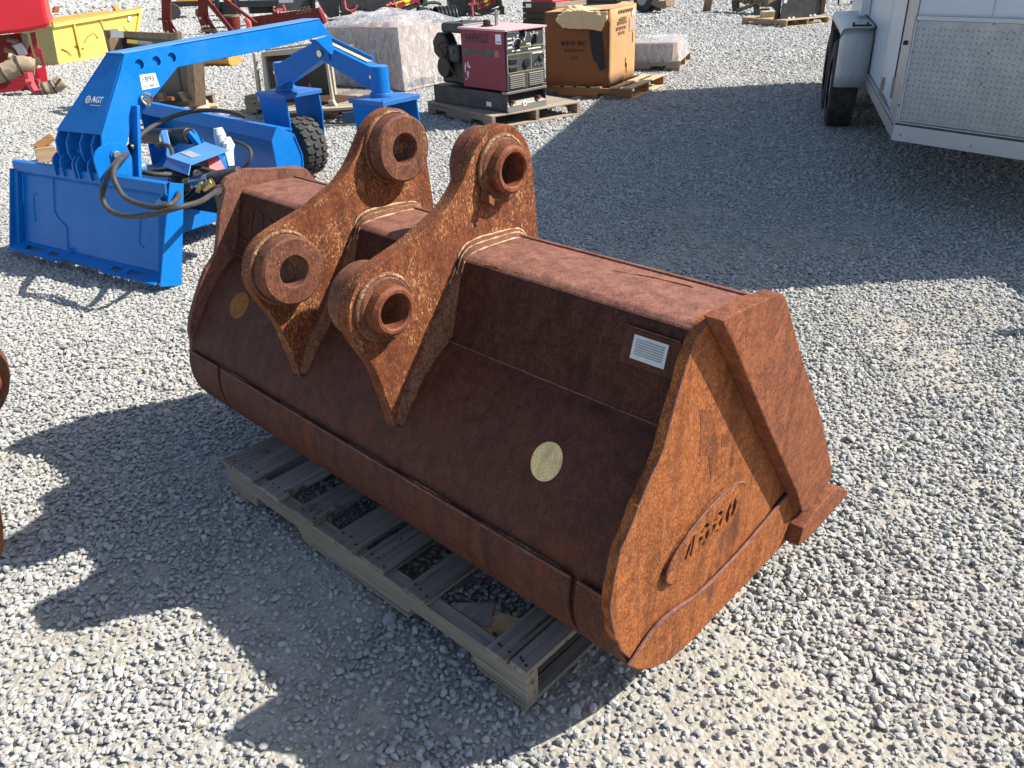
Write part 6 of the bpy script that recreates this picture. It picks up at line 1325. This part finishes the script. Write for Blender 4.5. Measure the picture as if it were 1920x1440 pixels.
def crate():
    F_ = Fr('wooden_crate', 'dark plank crate with a white label standing behind the cardboard box', 'crate', gd(981, 47), gd(1040, 50)); T = F_.T; L = F_.on(1041, 40)[0]; H = F_.on(981, 4)[1]; n = 4
    for i in range(n):
        MB().box(0, L, 0, .025, .02+H*i/n, .02+H*(i+1)/n-.012).obj('plank', 'wood_dark_x', T, bevel=.003); MB().box(L-.025, L, .026, .9, .02+H*i/n, .02+H*(i+1)/n-.012).obj('plank', 'wood_mid_y', T, bevel=.003)
        MB().box(0, .025, .026, .9, .02+H*i/n, .02+H*(i+1)/n-.012).obj('plank', 'wood_mid_y', T); MB().box(0, L, .901, .925, .02+H*i/n, .02+H*(i+1)/n-.012).obj('plank', 'wood_dark_x', T)
    F_.poly([(986, 7), (996, 7), (996, 14), (986, 14)], 'white_label', 'tag_white', v=-.006, th=.004)
    T2 = thing('red_part', 'bright red metal part lying inside the dark plank crate', 'machine part', (F_.A.x, F_.A.y, 0), F_.a); MB().box(.08, L*.75, .15, .7, .03, H+.06).obj('red_casting', 'bright_red', T2, bevel=.04)
crate()
def tow_machine():
    F_ = Fr('small_machine', 'dark machine with a ribbed black tire and pinkish drawbar plate behind the cardboard box', 'machine', gd(1092, 22), gd(1215, 25)); T = F_.T
    F_.poly([(1092, -14), (1152, -14), (1152, 4), (1092, 6)], 'body', 'black_steel', v=.1, th=.8); F_.poly([(1156, -14), (1180, -14), (1180, 2), (1156, 3)], 'rusty_panel', 'tan_rust', v=.05, th=.5)
    F_.poly([(1088, 5), (1140, 5), (1140, 9), (1088, 10)], 'skirt', 'black_paint', v=.0, th=.5)
    a, b = F_.on(1204, 26); r_ = .33
    ty = MB().cyl((a, -.02, r_), (a+.04, .24, r_), r_, 32).obj('tire', 'black_rubber', T, smooth=True, bevel=.03); MB().cyl((a-.002, -.035, r_), (a, -.018, r_), r_*.5, 20).obj('rim', 'dull_metal', T, smooth=True)
    F_.poly([(1218, 4), (1248, 1), (1250, 12), (1236, 16), (1220, 8)], 'drawbar_plate', 'tan_rust', v=-.05, th=.3); F_.poly([(1224, 8), (1236, 10), (1234, 21), (1226, 19)], 'drawbar_foot', 'black_steel', v=.05, th=.1)
tow_machine()
def backhoe_part():
    pz = gd(1473, 51.6); A = gd(1381, 44); x = math.atan2(pz.y-A.y, pz.x-A.x); o0 = pz-Vector((math.cos(x), math.sin(x), 0))*1.219
    pallet('tan wooden pallet carrying a black panel far back on the right', (o0.x, o0.y, 0), math.degrees(x), ('wood_new_x', 'wood_new_y', 'wood_light_end'), full, nails=False, seed=61)
    F_ = Fr('mounting_panel', 'black steel mounting panel standing on the far tan pallet', 'steel panel', gd(1462, 36, .122), gd(1543, 30, .122), z=.122); T = F_.T
    F_.poly([(1462, 38), (1472, -14), (1551, -14), (1544, 26), (1532, 29), (1480, 37)], 'panel', 'charcoal_paint', v=0, th=.02); F_.poly([(1542, -14), (1551, -14), (1545, 26), (1538, 27)], 'edge_flange', 'rust_dark', v=-.02, th=.02); F_.poly([(1438, 10), (1466, -6), (1462, 38), (1452, 36), (1456, 22), (1450, 14)], 'hook_plate', 'black_steel', v=.05, th=.03)
    F_.poly([(1471, -2), (1477, -2), (1475, 6), (1469, 6)], 'white_label', 'tag_white', v=-.004, th=.003)
    for px in (1478, 1486, 1518, 1526): F_.poly([(px, 33-(px-1478)*.12), (px+4, 32-(px-1478)*.12), (px+5, 35-(px-1478)*.12), (px+1, 36-(px-1478)*.12)], 'pin_lug', 'tag_white', v=-.03, th=.02)
    G = Fr('axle_assembly', 'muddy tan axle assembly with struts beside the far black panel', 'machine part', gd(1318, 22), gd(1430, 30)); T = G.T
    G.poly([(1323, -14), (1337, -14), (1331, 20), (1317, 22)], 'leg_plate', 'tan_rust', v=0, th=.03); G.poly([(1350, -14), (1440, -14), (1438, 14), (1420, 12), (1400, 7), (1378, 4), (1360, -2)], 'axle_housing', 'tan_rust', v=.1, th=.3, bev=.03)
    for px, py in ((1396, 3), (1404, 1)): a, b = G.on(px, py, .05); MB().ring((a, .09, b), (a, .05, b), .06, .03, 16).obj('pivot_eye', 'tan_rust', T, smooth=True)
    G.poly([(1371, 2), (1382, 4), (1382, 22), (1373, 21)], 'strut', 'black_steel', v=.0, th=.06); G.bar([(1382, 20), (1410, 10), (1426, 8)], .04, 'diagonal_strut', 'tan_rust', v=0); G.poly([(1412, 8), (1420, 8), (1420, 27), (1413, 25)], 'strut', 'black_steel', v=-.05, th=.06)
    G.poly([(1416, 17), (1436, 16), (1432, 32), (1415, 30)], 'dark_bracket', 'black_paint', v=-.3, th=.1); 
    Y = Fr('yellow_block', 'pale yellow block under the bracket on the far pallet', 'block', gd(1432, 33, .122), gd(1452, 32, .122), z=.122); MB().box(0, .22, 0, .25, 0, .10).obj('block', 'wood_cream', Y.T, bevel=.004)
backhoe_part()
def far_cart():
    F_ = Fr('wheeled_cart', 'thin legged wheeled cart at the top edge beside the trailer', 'cart', gd(1572, 10), gd(1618, 10)); T = F_.T
    F_.bar([(1572, 10), (1573, -12)], .02, 'cart_leg', 'black_steel'); a, b = F_.on(1611, 5); MB().cyl((a, 0, .11), (a, .1, .11), .11, 16).obj('cart_wheel', 'black_rubber', T, smooth=True); F_.bar([(1568, -10), (1620, -8)], .03, 'cart_rail', 'black_steel')
    F_.bar([(1595, 3), (1611, 5)], .02, 'axle_arm', 'black_steel')
far_cart()
def tan_trough():
    F_ = Fr('tan_bucket', 'low tan yellow bucket lying beyond the blue boom', 'bucket', gd(352, 124), gd(428, 124)); T = F_.T; L = F_.on(431, 120)[0]
    prof = sm2([(0, .16), (-.02, .06), (.06, .0), (.22, .0), (.30, .06), (.32, .18)], 4); n = len(prof); V = [(x, y, z) for x in (0, L*.9, L) for y, z in [(p[0], p[1]*(1 if x < L else .9)) for p in prof]]
    Fc = [(k*n+i, k*n+i+1, (k+1)*n+i+1, (k+1)*n+i) for k in range(2) for i in range(n-1)]; o = MB().add(V, Fc).obj('trough_shell', 'orange_rust_yellow', T, smooth=True); s = o.modifiers.new('sheet', 'SOLIDIFY'); s.thickness = .012
    link('end_cap', plate([(y, z) for y, z in prof], [], lambda a, b: Vector((L-.01, a, b)), (.012, 0, 0)), 'orange_rust_yellow', T)
    MB().box(0, L*.95, -.015, -.003, .10, .125).obj('front_rail', 'rust_side', T)
tan_trough()
def side_block():
    c = gd(848, 122); T = thing('wood_block', 'small orange tan wood block just left of the welder engine', 'wood piece', (c.x, c.y, 0), R(-20)); MB().box(-.06, .05, 0, .3, 0, .12).obj('block', 'wood_orange_x', T, bevel=.004)
side_block()
